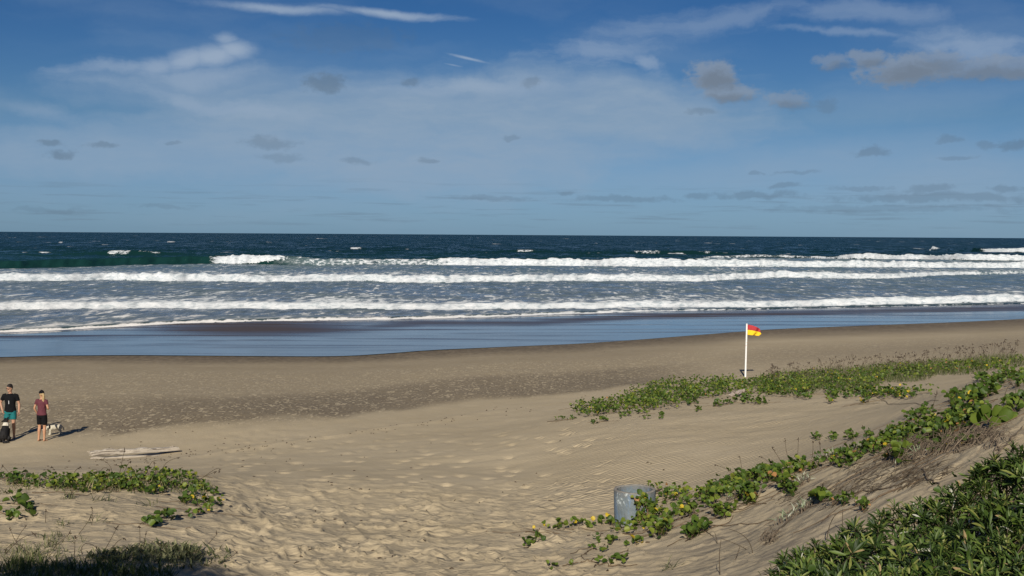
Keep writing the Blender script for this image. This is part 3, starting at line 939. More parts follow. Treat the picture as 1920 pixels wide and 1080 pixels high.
def tints(n, lo=0.1, hi=0.75, yel=0.02, brown=0.01):
    t = lo + (hi - lo) * rng.random(n)
    r = rng.random(n)
    t = np.where(r < yel, 0.93, t); t = np.where(r > 1 - brown, 0.98, t)
    return t


def runner_path(p0, p1, wob=0.08, n=14, lift=0.012):
    t = np.linspace(0, 1, n)[:, None]
    p = np.asarray(p0)[None] * (1 - t) + np.asarray(p1)[None] * t
    p[:, :2] += wob * np.stack([np.cumsum(rng.normal(size=n)), np.cumsum(rng.normal(size=n))], -1) * 0.35 * np.sin(t * math.pi)
    p[:, 2] = hgt(p[:, 0], p[:, 1]) + lift
    return p


def creeper(name, label, spec, size=0.075, high=0.13, single=0, yel=0.02, brown=0.01, runs=(), group=None, cat='creeper', lo=.1, hi=.75, clump=True):
    px, py = ell(spec)
    G0 = ground(px, py)
    ok = G0[:, 1] < 90
    if clump:                                 # plants gather into tufts
        c = fbm(G0[:, 0] * 2.2, G0[:, 1] * 2.2, 2, 5)
        ok &= c > -0.24 + 0.25 * (rng.random(len(c)) - 0.5)
    G0 = G0[ok]
    n = len(G0)
    c0 = G0.mean(0)
    cb = np.array([c0[0], c0[1], float(hgt(c0[0], c0[1]))])
    E = empty(name, cb, label, cat, group)
    tuft = 0.55 + 0.45 * fbm(G0[:, 0] * 1.7 + 9, G0[:, 1] * 1.7, 2, 15)
    h = high * (0.15 + 0.85 * rng.random(n)) * np.clip(tuft + 0.35, 0.3, 1.2)
    base = G0.copy()
    lean = rnd_dir(n, 0, 20) * (0.6 * h)[:, None]
    pos = base + lean; pos[:, 2] = base[:, 2] + h
    d = rnd_dir(n, -5, 60)
    nn = rnd_dir(n, 15, 85) + np.array([0.0, -0.35, 0.35])
    sz = size * (0.6 + 0.6 * rng.random(n))
    tn = tints(n, lo, hi, yel, brown); sz = np.where(tn > .9, sz * .8, sz)
    leaves('foliage', T_CREEP, pos, frames(d, nn), sz, tn, M_CREEP, E, single)
    k = min(n, 900)
    sel = rng.permutation(n)[:k]
    paths = [([base[i], (base[i] + pos[i]) / 2 + [0, 0, 0.01], pos[i]], 0.0028, 0.0018) for i in sel]
    V, Fc = tubes(paths, 3)
    link('leaf_stalks', mesh_from('leaf_stalks', V - cb, Fc, M_RUN), E, 'stuff')
    rp = []
    for (a, b) in runs:
        A, B = ground([a[0], b[0]], [a[1], b[1]])
        rp.append((runner_path(A, B), 0.007, 0.004))
    for _ in range(min(40, n // 25)):
        i = rng.integers(n)
        dd = np.array([rng.normal(), rng.normal() * 0.6, 0]); dd *= (0.3 + 0.5 * rng.random()) / (np.linalg.norm(dd) + 1e-6)
        rp.append((runner_path(base[i] - dd, base[i] + dd, 0.04), 0.005, 0.003))
    if rp:
        V, Fc = tubes(rp, 4)
        link('runners', mesh_from('runners', V - cb, Fc, M_RUN), E, 'stuff')
    return E


def blades(name, label, spec, hlo, hhi, mat, T=T_BLADE, cat='grass', e0=35, e1=85, thick=1.0, lo=0.1, hi=0.8, tufts=0, kind='stuff', single=0):
    px, py = ell(spec)
    G0 = ground(px, py)
    G0 = G0[G0[:, 1] < 90]
    if tufts:
        cen = G0[rng.permutation(len(G0))[:tufts]]
        i = rng.integers(tufts, size=len(G0))
        G0 = cen[i] + np.concatenate([rng.normal(size=(len(G0), 2)) * 0.06, np.zeros((len(G0), 1))], 1)
        G0[:, 2] = hgt(G0[:, 0], G0[:, 1])
    n = len(G0)
    cb = G0.mean(0)
    d = rnd_dir(n, e0, e1)
    nn = np.stack([-d[:, 0], -d[:, 1], np.ones(n) * 0.8], -1)
    sz = hlo + (hhi - hlo) * rng.random(n) ** 1.3
    fr = frames(d, nn)
    fr[:, :, 0] *= thick
    tn = lo + (hi - lo) * rng.random(n)
    if kind == 'stuff':
        V, Fc = T
        W = np.einsum('nij,vj->nvi', fr * sz[:, None, None], V) + (G0 - cb)[:, None]
        FF = (Fc[None] + (np.arange(n) * len(V))[:, None, None]).reshape(-1, 3)
        o = link(name, mesh_from(name, W.reshape(-1, 3), FF, mat, np.repeat(tn, len(V))))
        o.location = cb
        return tag(o, label, cat, None, 'stuff')
    E = empty(name, cb, label, cat)
    leaves('foliage', T, G0, fr, sz, tn, mat, E, single)
    return E


# --- creepers on the left-hand dune
creeper('beach_creeper', 'long mat of round-leaved green creeper on the low dune below the driftwood beam',
        [(100, 907, 90, 11, 144), (160, 912, 70, 13, 172), (215, 908, 60, 18, 259), (275, 904, 60, 20, 302), (330, 906, 48, 20, 201), (360, 922, 30, 10, 50),
         (300, 922, 60, 8, 64)],
        0.074, 0.12, 290, 0.006, 0.008, [((60, 925), (130, 925)), ((120, 930), (180, 925))], lo=.0, hi=.85)
blades('dune_grass', 'fine grass blades growing up through the left creeper mat', [(90, 912, 80, 10, 187), (170, 916, 70, 10, 216), (270, 912, 90, 14, 244), (360, 915, 40, 16, 144)], 0.08, 0.26, M_GRASS, T_BLADE, 'grass', 20, 85, 1.6, 0.1, 1.0)
creeper('beach_creeper', 'dark green creeper tuft at the left edge of the picture below the black dog',
        [(12, 899, 26, 10, 60), (35, 905, 18, 8, 40)], 0.085, 0.16, 100, 0, 0.01, lo=0.0, hi=0.4)
sprig = lambda lab, spec, size=0.085, high=0.08, runs=(), yel=0.0, lo=.1, hi=.6: creeper('creeper_sprig', lab, spec, size, high, 60, yel, 0.0, runs, None, 'creeper', lo, hi, False)
sprig('leafy creeper sprig with a dark shadow on bare sand near the left edge', [(32, 944, 9, 7, 9), (46, 955, 8, 5, 8), (58, 962, 7, 8, 10)], 0.11, 0.14, [((28, 940), (62, 970))])
sprig('low row of single creeper leaves lying at the left picture edge', [(8, 966, 12, 4, 6), (32, 972, 10, 4, 5)], 0.10, 0.06, [((0, 962), (48, 976))])
sprig('creeper runner with one bright yellow leaf left of the trampled path', [(285, 982, 16, 7, 22), (312, 973, 14, 6, 14)], 0.09, 0.09, [((262, 984), (340, 968))], 0.0)
sprig('trailing end of creeper runner curving toward the path, above the yellow leaf', [(372, 965, 8, 4, 8), (352, 970, 10, 3, 4)], 0.075, 0.06, [((335, 972), (380, 964))], 0.08)
sprig('creeper tuft at the right end of the left dune patch', [(352, 940, 14, 9, 26), (380, 946, 18, 7, 22), (405, 945, 14, 5, 12), (392, 958, 10, 5, 12)], 0.08, 0.10, [((345, 940), (420, 946))], 0.05)
sprig('small upright creeper shoot standing alone right of the left dune patch', [(402, 928, 8, 7, 10), (388, 918, 4, 3, 4)], 0.08, 0.10)

# --- creepers on the far berm, and what grows on the sand before it
creeper('beach_creeper', 'wide mat of bright green creeper on the berm left of the flag',
        [(1105, 771, 32, 12, 360), (1150, 765, 40, 14, 495), (1205, 752, 45, 20, 720), (1260, 738, 50, 22, 960), (1320, 730, 50, 18, 840), (1365, 726, 40, 14, 495),
         (1195, 775, 26, 8, 120), (1240, 760, 40, 10, 240)],
        0.085, 0.28, 0, 0.006, 0.004, [((1078, 786), (1030, 792))], lo=.05, hi=.8)
creeper('beach_creeper', 'grassy green creeper mat on the berm right of the flag pole',
        [(1425, 730, 45, 16, 630), (1470, 724, 50, 22, 840), (1530, 718, 55, 22, 840), (1600, 712, 60, 16, 660), (1690, 700, 60, 14, 570), (1780, 692, 60, 10, 390), (1600, 735, 60, 8, 165),
         (1640, 742, 50, 7, 165), (1720, 738, 40, 6, 75), (1850, 690, 40, 12, 240)],
        0.085, 0.25, 0, 0.015, 0.012, lo=.05, hi=.82)
blades('dune_grass', 'fine green dune grass among the berm creeper right of the flag', [(1480, 720, 70, 22, 2200), (1580, 712, 80, 22, 3200), (1680, 700, 80, 18, 3000), (1780, 690, 80, 14, 2400), (1870, 680, 60, 12, 1500)],
       0.14, 0.38, M_GRASS, lo=0.05, hi=0.75, thick=1.0)
for lab, spec, runs in [
        ('creeper runner with tiny leaves stretching left from the tip of the berm mat', [(1040, 790, 8, 2, 3), (1058, 788, 8, 3, 4), (1072, 786, 6, 3, 4)], [((1026, 791), (1080, 785))]),
        ('creeper sprig just below the left tip of the berm mat', [(1115, 792, 6, 4, 9), (1132, 788, 8, 5, 16)], [((1112, 796), (1140, 786))]),
        ('withered looking small sprig below the berm mat, second from its left tip', [(1169, 781, 8, 6, 12)], []),
        ('flat few-leaved sprig on smooth sand left of the upright one', [(1215, 786, 6, 2, 5)], []),
        ('lone upright sprig casting a shadow on ripple sand below the berm', [(1240, 782, 5, 6, 11)], []),
        ('small sprig on open sand below the middle of the berm mat', [(1309, 770, 6, 4, 11)], []),
        ('creeper tuft clinging just under the middle of the berm mat', [(1296, 753, 12, 8, 40)], []),
        ('trailing sprig of creeper left below the small driftwood stump', [(1345, 760, 12, 4, 18), (1366, 757, 6, 3, 8), (1378, 752, 4, 4, 8)], [((1338, 763), (1380, 754))]),
        ('dense creeper tuft right below the small driftwood stump', [(1396, 752, 9, 8, 34)], []),
        ('spread of small leaves on sand between the stump and the berm grass', [(1420, 757, 12, 3, 16), (1434, 757, 6, 3, 6)], []),
        ('creeper sprig below the grassy berm, beside a curled dry stalk', [(1507, 746, 14, 6, 30)], []),
        ('rounded creeper tuft on the sand lip below the berm grass', [(1561, 743, 12, 6, 32)], []),
        ('row of small sprig leaves right of the rounded tuft under the berm grass', [(1592, 745, 12, 3, 14)], []),
        ('tiny yellowish sprig on smooth sand below the rounded tuft', [(1557, 756, 6, 3, 8)], []),
        ('creeper bunch with orange withered leaves on the sand lip', [(1628, 738, 18, 9, 50), (1622, 755, 8, 5, 18)], []),
        ('creeper row trailing right along the sand lip from the orange-leaved bunch', [(1670, 740, 24, 5, 36), (1700, 745, 18, 5, 26)], [((1640, 742), (1760, 752))]),
        ('single creeper tuft with dark shadow on the bare upper dune at right', [(1836, 712, 11, 7, 16)], []),
        ('spreading creeper tuft on the upper dune close to the right edge', [(1862, 721, 20, 7, 36)], []),
        ('creeper tuft on bare sand above the grey-leaved plants, leftmost of a row', [(1532, 823, 10, 5, 15)], []),
        ('second creeper tuft in the row above the grey-leaved plants', [(1560, 824, 10, 5, 15)], []),
        ('third creeper tuft in the row, with thin stalks rising beside it', [(1597, 822, 12, 6, 18)], []),
        ('small creeper tuft at the right end of the row on bare sand', [(1629, 816, 6, 4, 8)], []),
        ('loose creeper trail on sand climbing toward the big leafed plant', [(1705, 786, 10, 7, 16), (1722, 780, 12, 7, 18), (1740, 772, 10, 6, 10)], [((1695, 792), (1765, 768))]),
        ('leafy creeper bunch with withered leaves high on the right dune', [(1795, 755, 16, 12, 40), (1820, 750, 16, 10, 34)], []),
        ('small creeper trail right of the leafy bunch high on the dune', [(1845, 745, 12, 5, 12), (1862, 738, 10, 4, 8)], [])]:
    far = spec[0][1] < 766
    sprig(lab, [(q[0], q[1], q[2], q[3], int(q[4] * 1.5)) for q in spec], 0.095 if far else 0.075, 0.17 if far else 0.10, runs, 0.12 if 'orange' in lab or 'wither' in lab or 'yellowish' in lab else 0.0)

# --- the ridge from the concrete ring up to the right
creeper('beach_creeper', 'lush creeper with yellow leaves spilling over the painted concrete bin',
        [(1207, 958, 26, 28, 114), (1222, 935, 14, 14, 41), (1240, 985, 26, 20, 93), (1265, 929, 30, 10, 93), (1232, 1004, 18, 8, 31), (1168, 996, 18, 8, 31), (1287, 964, 20, 16, 78),
         (1200, 985, 20, 14, 52), (1270, 945, 30, 6, 24)],
        0.082, 0.17, 300, 0.028, 0.02, [((1170, 1002), (1260, 990)), ((1230, 1000), (1330, 965)), ((1200, 985), (1290, 970))], lo=.2, hi=.84)
def climb():
    cb = np.array(P(1212, 985, 21.3)); cb[2] = float(hgt(cb[0], cb[1]))
    E = empty('climbing_creeper', cb, 'creeper shoots climbing up the front of the painted bin to its rim', 'creeper')
    n = 120
    px = np.concatenate([1225 - 38 * rng.random(70) ** 1.4, 1200 + 34 * rng.random(50)]); t = rng.random(n)
    top = np.interp(px, [1185, 1192, 1200, 1212, 1222, 1235], [940, 918, 920, 928, 940, 935])
    py = top + (985 - top) * t ** .8
    Y = 21.42 + .12 * rng.random(n) - .12 * t
    pos = np.array([P(a, b_, y_) for a, b_, y_ in zip(px, py, Y)])
    d = rnd_dir(n, -30, 70); nn = rnd_dir(n, 5, 70) + np.array([0, -.7, .2])
    leaves('foliage', T_CREEP, pos, frames(d, nn), 0.055 + .04 * rng.random(n), np.clip(tints(n, .1, .85, .03, .02), 0, 1), M_CREEP, E, 120)
    V, Fc = tubes([([cb + [rng.normal() * .12, 0, 0], (cb + q) / 2 + rng.normal(size=3) * .02, q], .006, .003) for q in pos[::4]], 4)
    link('runners', mesh_from('runners', V - cb, Fc, M_RUN), E, 'stuff')


climb()
creeper('beach_creeper', 'bright green creeper mat along the dune ridge right of the bin',
        [(1325, 940, 24, 12, 87), (1350, 922, 30, 14, 126), (1378, 905, 28, 13, 117), (1400, 933, 24, 17, 117), (1425, 900, 26, 10, 97), (1455, 892, 26, 12, 97), (1357, 966, 24, 10, 58),
         (1475, 915, 16, 10, 44), (1490, 880, 20, 10, 58)],
        0.082, 0.16, 300, 0.016, 0.015, [((1290, 985), (1450, 975)), ((1370, 960), (1420, 940)), ((1320, 1000), (1375, 968))], lo=.15, hi=.8)
creeper('creeper_sprig', 'creeper sprig hanging down the slope in front of the ridge mat', [(1293, 1008, 10, 8, 26), (1312, 996, 14, 10, 28), (1325, 995, 6, 4, 6)], 0.088, 0.13, 70, 0, 0, [((1285, 1016), (1350, 970))], None, 'creeper', .1, .55, False)
creeper('creeper_sprig', 'creeper runner with spaced leaves reaching left from the bin foot', [(1000, 996, 6, 2, 2), (1024, 990, 5, 5, 4), (1050, 988, 10, 6, 10), (1068, 990, 6, 4, 4), (1085, 987, 10, 5, 8), (1105, 987, 10, 6, 10), (1131, 982, 8, 8, 12), (1150, 984, 8, 8, 12)],
        0.082, 0.10, 70, 0.12, 0, [((985, 999), (1060, 992)), ((1060, 992), (1180, 990))], None, 'creeper', .15, .75, False)
creeper('creeper_sprig', 'looping bare runner with a few leaves on the sand below the bin', [(1120, 1016, 6, 8, 5), (1112, 1028, 6, 5, 4), (1132, 1033, 5, 7, 4), (1143, 1017, 10, 5, 8), (1172, 1028, 6, 3, 3), (1074, 1059, 6, 4, 3), (1048, 1062, 3, 4, 2), (1033, 1066, 5, 2, 2), (1142, 1057, 4, 7, 3), (1156, 1050, 4, 5, 3), (1170, 1055, 5, 6, 4), (1125, 1058, 8, 3, 3)],
        0.070, 0.07, 60, 0, 0, [((1110, 1030), (1090, 1042)), ((1090, 1042), (1100, 1052)), ((1100, 1052), (1140, 1063)), ((1140, 1063), (1195, 1060)), ((1055, 1063), (1100, 1052)), ((1120, 1048), (1178, 1030))], None, 'creeper', .15, .7, False)
creeper('creeper_sprig', 'pair of small leafy shoots on the trampled sand left of the looping runner', [(1012, 1012, 5, 4, 4), (1000, 1018, 6, 4, 5), (988, 1024, 6, 3, 4)], 0.08, 0.07, 20, 0, 0, [((982, 1028), (1018, 1010))], None, 'creeper', .1, .6, False)
creeper('creeper_sprig', 'yellow leaf with a green sprig lying below the bin', [(1193, 1022, 8, 5, 6), (1205, 1018, 4, 3, 2)], 0.09, 0.05, 20, 0.35, 0, [], None, 'creeper', .1, .6, False)
creeper('creeper_sprig', 'upright green rosette with a yellow leaf on the dark slope below the ridge', [(1535, 938, 12, 8, 26)], 0.10, 0.14, 40, 0.06, 0, [], None, 'creeper', .2, .7, False)
creeper('creeper_sprig', 'small green rosette at the foot of the ridge mat', [(1481, 926, 12, 6, 22)], 0.09, 0.12, 40, 0, 0, [], None, 'creeper', .2, .6, False)
creeper('creeper_sprig', 'bright rosette with a dark shadow beside the twig tangle', [(1690, 862, 12, 9, 24)], 0.11, 0.15, 40, 0, 0, [], None, 'creeper', .3, .65, False)
creeper('beach_creeper', 'mixed green creeper climbing the upper ridge toward the twig tangle',
        [(1520, 872, 24, 12, 66), (1560, 862, 26, 12, 74), (1600, 852, 26, 12, 91), (1640, 838, 26, 12, 99), (1590, 872, 20, 8, 32), (1680, 826, 22, 12, 83)],
        0.064, 0.11, 200, 0.012, 0.02, lo=.05, hi=.7)
creeper('beach_creeper', 'thick creeper mound with yellow leaves crowning the right dune',
        [(1690, 818, 26, 14, 118), (1730, 806, 30, 16, 168), (1770, 800, 30, 16, 177), (1810, 790, 30, 18, 187), (1835, 775, 20, 12, 78), (1760, 830, 34, 16, 99)],
        0.064, 0.13, 300, 0.01, 0.02, lo=.05, hi=.78)
creeper('beach_creeper', 'green creeper at the top right dune shoulder by the picture edge',
        [(1900, 700, 22, 14, 101), (1885, 715, 22, 10, 54), (1912, 722, 14, 12, 46), (1908, 675, 14, 8, 54), (1915, 755, 12, 8, 23), (1900, 768, 14, 10, 31)],
        0.075, 0.13, 120, 0.02, 0.01, lo=.05, hi=.7)

# the one plant with really big leaves
bc = ground([1862], [802])[0]
E = empty('broad_leaf_plant', bc, 'plant with very large glossy round leaves at the top of the right dune', 'plant')
bp, bd, bs = [], [], []
for (px_, py_, sz_, ax, az_) in [(1850, 782, .17, -.6, .8), (1838, 786, .15, -1, .4), (1866, 775, .14, .1, 1.2), (1878, 780, .15, .5, .9), (1886, 792, .17, .9, .4), (1872, 795, .17, .4, .5), (1860, 795, .14, .0, .8),
                                  (1846, 770, .12, -.4, 1.0), (1893, 782, .12, .9, .7), (1882, 770, .11, .4, 1.1)]:
    p = np.array(P(px_, py_ + 6, bc[1] - 0.1 + 0.2 * rng.random()))
    bp.append(p); bd.append((ax, -0.35, az_)); bs.append(sz_)
bp, bd, bs = np.array(bp), np.array(bd), np.array(bs)
leaves('foliage', T_CREEP, bp, frames(bd, np.tile([[0.1, -1.0, 0.5]], (len(bp), 1))), bs, 0.35 + 0.3 * rng.random(len(bp)), M_CREEP, E, 20)
V, Fc = tubes([([bc, (bc + q) / 2 + [0, 0, .02], q], .006, .004) for q in bp], 5)
link('leaf_stalks', mesh_from('leaf_stalks', V - bc, Fc, M_RUN), E, 'stuff')

# --- silver-leaved plants
for lab, px_, py_, n_, s_, hi_ in [
        ('white-grey narrow-leaved plant amid the ridge creeper, largest of its kind', 1512, 900, 16, .19, 1.0),
        ('pale grey-leaved plant just above the largest white one', 1556, 862, 34, .17, .9),
        ('scrubby grey plant spreading below the largest white one', 1500, 912, 30, .14, .85),
        ('grey-leaved seedling with one white leaf on the bare slope', 1480, 972, 24, .20, .9),
        ('tangled grey plant right of the seedling on the bare slope', 1503, 958, 30, .16, .8),
        ('white-leaved shoot under the creeper mound beside the twigs', 1716, 858, 14, .16, 1.0),
        ('small white-leaved plant in the mat right of the bin', 1373, 938, 14, .12, 1.0),
        ('grey-leaved plant with white tips where the ridge creeper turns to scrub', 1610, 846, 22, .14, 1.0)]:
    c = ground([px_], [py_])[0]
    E = empty('silver_plant', c, lab, 'plant')
    d = rnd_dir(n_, 15, 75)
    pos = c + np.concatenate([rng.normal(size=(n_, 2)) * [s_ * 0.55, s_ * 0.3], np.zeros((n_, 1))], 1)
    pos[:, 2] = hgt(pos[:, 0], pos[:, 1]) + 0.02 + 0.05 * rng.random(n_)
    leaves('foliage', T_NARROW, pos, frames(d, rnd_dir(n_, 20, 80) + np.array([0, -.4, .2])), s_ * (0.35 + 0.45 * rng.random(n_)), hi_ * (0.25 + 0.7 * rng.random(n_) ** 1.6), M_SILVER, E, 60)
    V, Fc = tubes([([q - [0, 0, .05], q, q + dd * .03], .006, .004) for q, dd in zip(pos, d)], 4)
    link('stems', mesh_from('stems', V - c, Fc, M_TWIG), E, 'stuff')

# --- grey-green low herbs and grass at the bottom left
blades('grey_herb', 'grey-green narrow-leaved herb mat at the bottom left, in the sun', [(300, 1036, 60, 18, 560), (345, 1042, 40, 18, 420), (250, 1042, 60, 16, 392), (200, 1046, 40, 10, 182), (395, 1045, 40, 22, 140), (300, 1060, 90, 10, 210)],
       0.04, 0.13, M_GREYG, T_NARROW, 'plant', 10, 75, 1.5, 0.05, 0.85)
blades('dune_grass', 'dry olive grass tuft in the bottom left corner', [(60, 1030, 60, 14, 230), (100, 1042, 50, 14, 182), (30, 1045, 40, 14, 168), (110, 1018, 50, 8, 70)],
       0.05, 0.16, M_GREYG, T_BLADE, 'grass', 10, 80, 2.0, 0.1, 1.0, 60)
blades('dune_grass', 'dark shaded grass along the bottom left picture edge', [(60, 1068, 70, 16, 489), (170, 1070, 70, 12, 392), (270, 1078, 60, 10, 251), (40, 1090, 90, 14, 280), (200, 1095, 120, 10, 280)],
       0.06, 0.19, M_GRASS, T_BLADE, 'grass', 25, 80, 2.4, 0.1, 0.7)
for i_, (lab, x_, y_) in enumerate([('thin grass sprig on bare sand left of the herb mat', 120, 985), ('grass sprig on bare sand above the herb mat', 190, 978), ('wispy grass sprig beside a bent stalk at left', 96, 1006),
                     ('small dry grass sprig below the left creeper mat', 280, 945), ('dry grass sprig under the middle of the left creeper mat', 188, 938), ('dry tangle of grass where the left mat ends', 130, 935), ('dry grass tuft in front of the dark tuft at the left edge', 10, 925),
                     ('single grass tuft on trampled sand below the bin', 1255, 1064), ('thin dark grass shoots growing against the concrete bin', 1183, 975)]):
    blades('grass_sprig', lab, [(x_, y_, 16 if i_ < 7 else 7, 5, 26)], 0.06, 0.2, M_GREYG if i_ != 8 else M_GRASS, T_BLADE, 'grass', 15, 75, 2.2, 0.0, 0.7, 3, 'thing', 40)

creeper('beach_creeper', 'sparse dull green leaves among the dead twigs under the crowning mound', [(1700, 845, 30, 14, 60), (1750, 838, 40, 16, 90), (1800, 826, 36, 12, 70), (1660, 855, 24, 10, 40), (1615, 955, 14, 8, 30), (1575, 945, 14, 8, 34)], 0.05, 0.10, 60, 0.02, 0.12, (), None, 'creeper', 0.0, 0.6)

# --- dead twigs, bare runners and roots on the right-hand slope
def twigs(name, label, spec, n, l0, l1, r, mat=None, lift=0.06, along=0.0):
    px, py = ell(spec)
    G0 = ground(px, py)
    cb = G0.mean(0)
    paths = []
    for p in G0:
        L = l0 + (l1 - l0) * rng.random()
        a = along + rng.normal() * 0.7
        dd = np.array([math.cos(a), math.sin(a), 0]) * L
        q = runner_path(p - dd / 2, p + dd / 2, 0.05, 6, 0.005)
        q[:, 2] += np.array([0, .6, 1, .9, .5, .1]) * lift * rng.random() * 2
        paths.append((q, r * (0.5 + rng.random()), r * 0.35))
    V, Fc = tubes(paths, 4)
    o = link(name, mesh_from(name, V - cb, Fc, mat or M_TWIG))
    o.location = cb
    return tag(o, label, 'twigs', None, 'stuff')


twigs('dead_twigs', 'tangle of dead brown twigs below the crowning creeper mound',
      [(1745, 835, 44, 20, 120), (1790, 832, 40, 16, 100), (1835, 818, 34, 12, 60), (1700, 850, 34, 14, 60), (1870, 825, 26, 16, 34)], 0, .12, .42, .004, M_TWIG, 0.08, 0.4)
twigs('dead_twigs', 'litter of broken twigs and bare runners on the dark dune slope',
      [(1660, 880, 70, 22, 130), (1590, 915, 60, 16, 90), (1520, 940, 60, 14, 60), (1740, 880, 50, 20, 80), (1700, 905, 40, 12, 40)], 0, .08, .32, .003, M_STEM, 0.02, 0.5)
twigs('dead_twigs', 'small heap of dry twigs on the lower slope', [(1447, 1012, 14, 9, 30)], 0, .08, .22, .004, M_TWIG, 0.06, 0.4)
rp = []
for pts in [[(1558, 925), (1590, 905), (1625, 888), (1645, 878)], [(1440, 1012), (1500, 960), (1550, 938), (1600, 926), (1680, 912), (1730, 895)], [(1675, 905), (1700, 890), (1740, 872), (1790, 848)],
            [(1729, 880), (1732, 900), (1745, 912), (1756, 922)], [(1610, 960), (1650, 930), (1690, 915)], [(1840, 800), (1850, 815), (1868, 830), (1880, 845)], [(1695, 872), (1705, 858), (1718, 845)],
            [(1760, 850), (1790, 838), (1830, 826)], [(1855, 868), (1890, 830), (1920, 800)]]:
    A = ground([p[0] for p in pts], [p[1] for p in pts])
    t = np.linspace(0, len(A) - 1, 8 * len(A))
    q = np.stack([np.interp(t, np.arange(len(A)), A[:, k]) for k in range(3)], -1)
    q[:, 0] += 0.02 * np.cumsum(rng.normal(size=len(q))) * 0.4
    q[:, 2] = hgt(q[:, 0], q[:, 1]) + 0.012
    rp.append((q, .010, .006))
V, Fc = tubes(rp, 5)
cb = V.mean(0)
o = link('bare_roots', mesh_from('bare_roots', V - cb, Fc, M_TWIG)); o.location = cb
tag(o, 'long bare brown roots exposed along the dark dune slope', 'roots', None, 'stuff')

# --- dry flower stalks
ORD = ['leftmost', 'second', 'third', 'fourth', 'fifth', 'sixth', 'seventh', 'eighth', 'ninth', 'tenth', 'eleventh', 'twelfth', 'thirteenth', 'fourteenth', 'fifteenth', 'rightmost']


def stalk(pts, group, label, r=0.0035, seed=True, rank=0, last=0):
    base = ground([pts[0][0]], [pts[0][1]])[0]
    Y = base[1]
    W = [base] + [np.array(P(p[0], p[1], Y + 0.12 * (rng.random() - .5) * k)) for k, p in enumerate(pts[1:], 1)]
    W = np.array(W)
    n = len(W)
    tt = np.linspace(0, n - 1, 16)
    if n == 2:
        q = np.stack([np.interp(tt, [0, 1], W[:, k]) for k in range(3)], -1)
        q += np.sin(np.linspace(0, math.pi, 16))[:, None] * rng.normal(size=3) * np.linalg.norm(W[1] - W[0]) * 0.03
    else:
        q = np.stack([np.polyval(np.polyfit(np.arange(n), W[:, k], min(n - 1, 3)), tt) for k in range(3)], -1)
    r = r * 1.45
    V, Fc = tubes([(q, r, r * 0.6)], 4)
    form = 'straight' if n == 2 else ('arching' if n == 3 else 'bent over')
    o_ = 'rightmost' if rank == last else ORD[rank] + (' from left' if rank else '')
    E = empty('dry_stalk', base, 'thin %s stalk, %s of those %s' % (form, o_, label), 'stalk', group)
    link('stem', mesh_from('stem', V - base, Fc, M_STEM), E)
    if seed:
        hd = []
        for _ in range(5):
            p = q[-1] - (q[-1] - q[-3]) * rng.random()
            dv = rng.normal(size=3) * r * 4
            hd.append(([p, p + dv * .5, p + dv], r * 1.6, r * 0.4))
        V, Fc = tubes(hd, 4)
        link('seed_head', mesh_from('seed_head', V - base, Fc, M_SEED), E)


G_L = ('stalks over the left creeper mat', 'over the left creeper mat')
_s = sorted([[(224, 892), (234, 842)], [(210, 893), (205, 872), (186, 861)], [(233, 888), (239, 872), (246, 865)], [(271, 894), (280, 874), (289, 864), (314, 863)], [(293, 892), (289, 866)],
            [(301, 892), (312, 868), (338, 858)], [(321, 892), (299, 884), (281, 890)], [(258, 889), (268, 885), (276, 887)], [(162, 894), (176, 880), (187, 890)], [(184, 892), (195, 877), (206, 884)],
            [(358, 908), (385, 893), (406, 884)], [(370, 902), (392, 887), (408, 878), (412, 886)], [(70, 905), (78, 891), (85, 897)], [(134, 898), (142, 882), (152, 876)], [(20, 890), (4, 872)]], key=lambda q: q[0][0])
for k_, pts in enumerate(_s):
    stalk(pts, *G_L, 0.0042, rank=k_, last=len(_s) - 1)
G_B = ('stalks at the bottom left', 'on sand at bottom left')
_s = sorted([[(197, 1030), (220, 987)], [(96, 1032), (132, 998)], [(139, 1045), (140, 1005)], [(262, 1022), (261, 985)], [(210, 1030), (222, 1014), (234, 1010)], [(154, 1040), (156, 1022), (170, 1020), (184, 1032)], [(147, 1002), (170, 970)],
            [(172, 985), (172, 950)], [(85, 980), (86, 955)], [(40, 1030), (18, 990)], [(10, 1040), (40, 1010), (70, 1000)], [(390, 1020), (408, 1000)], [(270, 1022), (274, 1000)], [(420, 1052), (445, 1035)],
            [(60, 1045), (30, 1020), (8, 1036)], [(30, 1015), (50, 985)]], key=lambda q: q[0][0])
for k_, pts in enumerate(_s):
    stalk(pts, *G_B, 0.0032, rank=k_, last=len(_s) - 1)
G_R = ('stalks along the right ridge', 'rising along the right ridge')
_s = sorted([[(1385, 894), (1362, 879), (1340, 872)], [(1392, 882), (1387, 855)], [(1457, 882), (1441, 866), (1425, 856)], [(1475, 882), (1447, 838)], [(1482, 870), (1472, 822)], [(1494, 868), (1497, 820)], [(1522, 860), (1524, 827)],
            [(1539, 855), (1537, 830)], [(1600, 840), (1596, 818), (1582, 812)], [(1625, 835), (1618, 800)], [(1415, 890), (1418, 874), (1430, 872)], [(1572, 850), (1585, 830)], [(1640, 830), (1652, 805)],
            [(1745, 790), (1757, 737)], [(1897, 758), (1905, 720)], [(1880, 770), (1886, 735), (1897, 718)]], key=lambda q: q[0][0])
for k_, pts in enumerate(_s):
    stalk(pts, *G_R, 0.0035, rank=k_, last=len(_s) - 1)
G_S = ('stalks on the lower right slope', 'on the bare slope before the ridge')
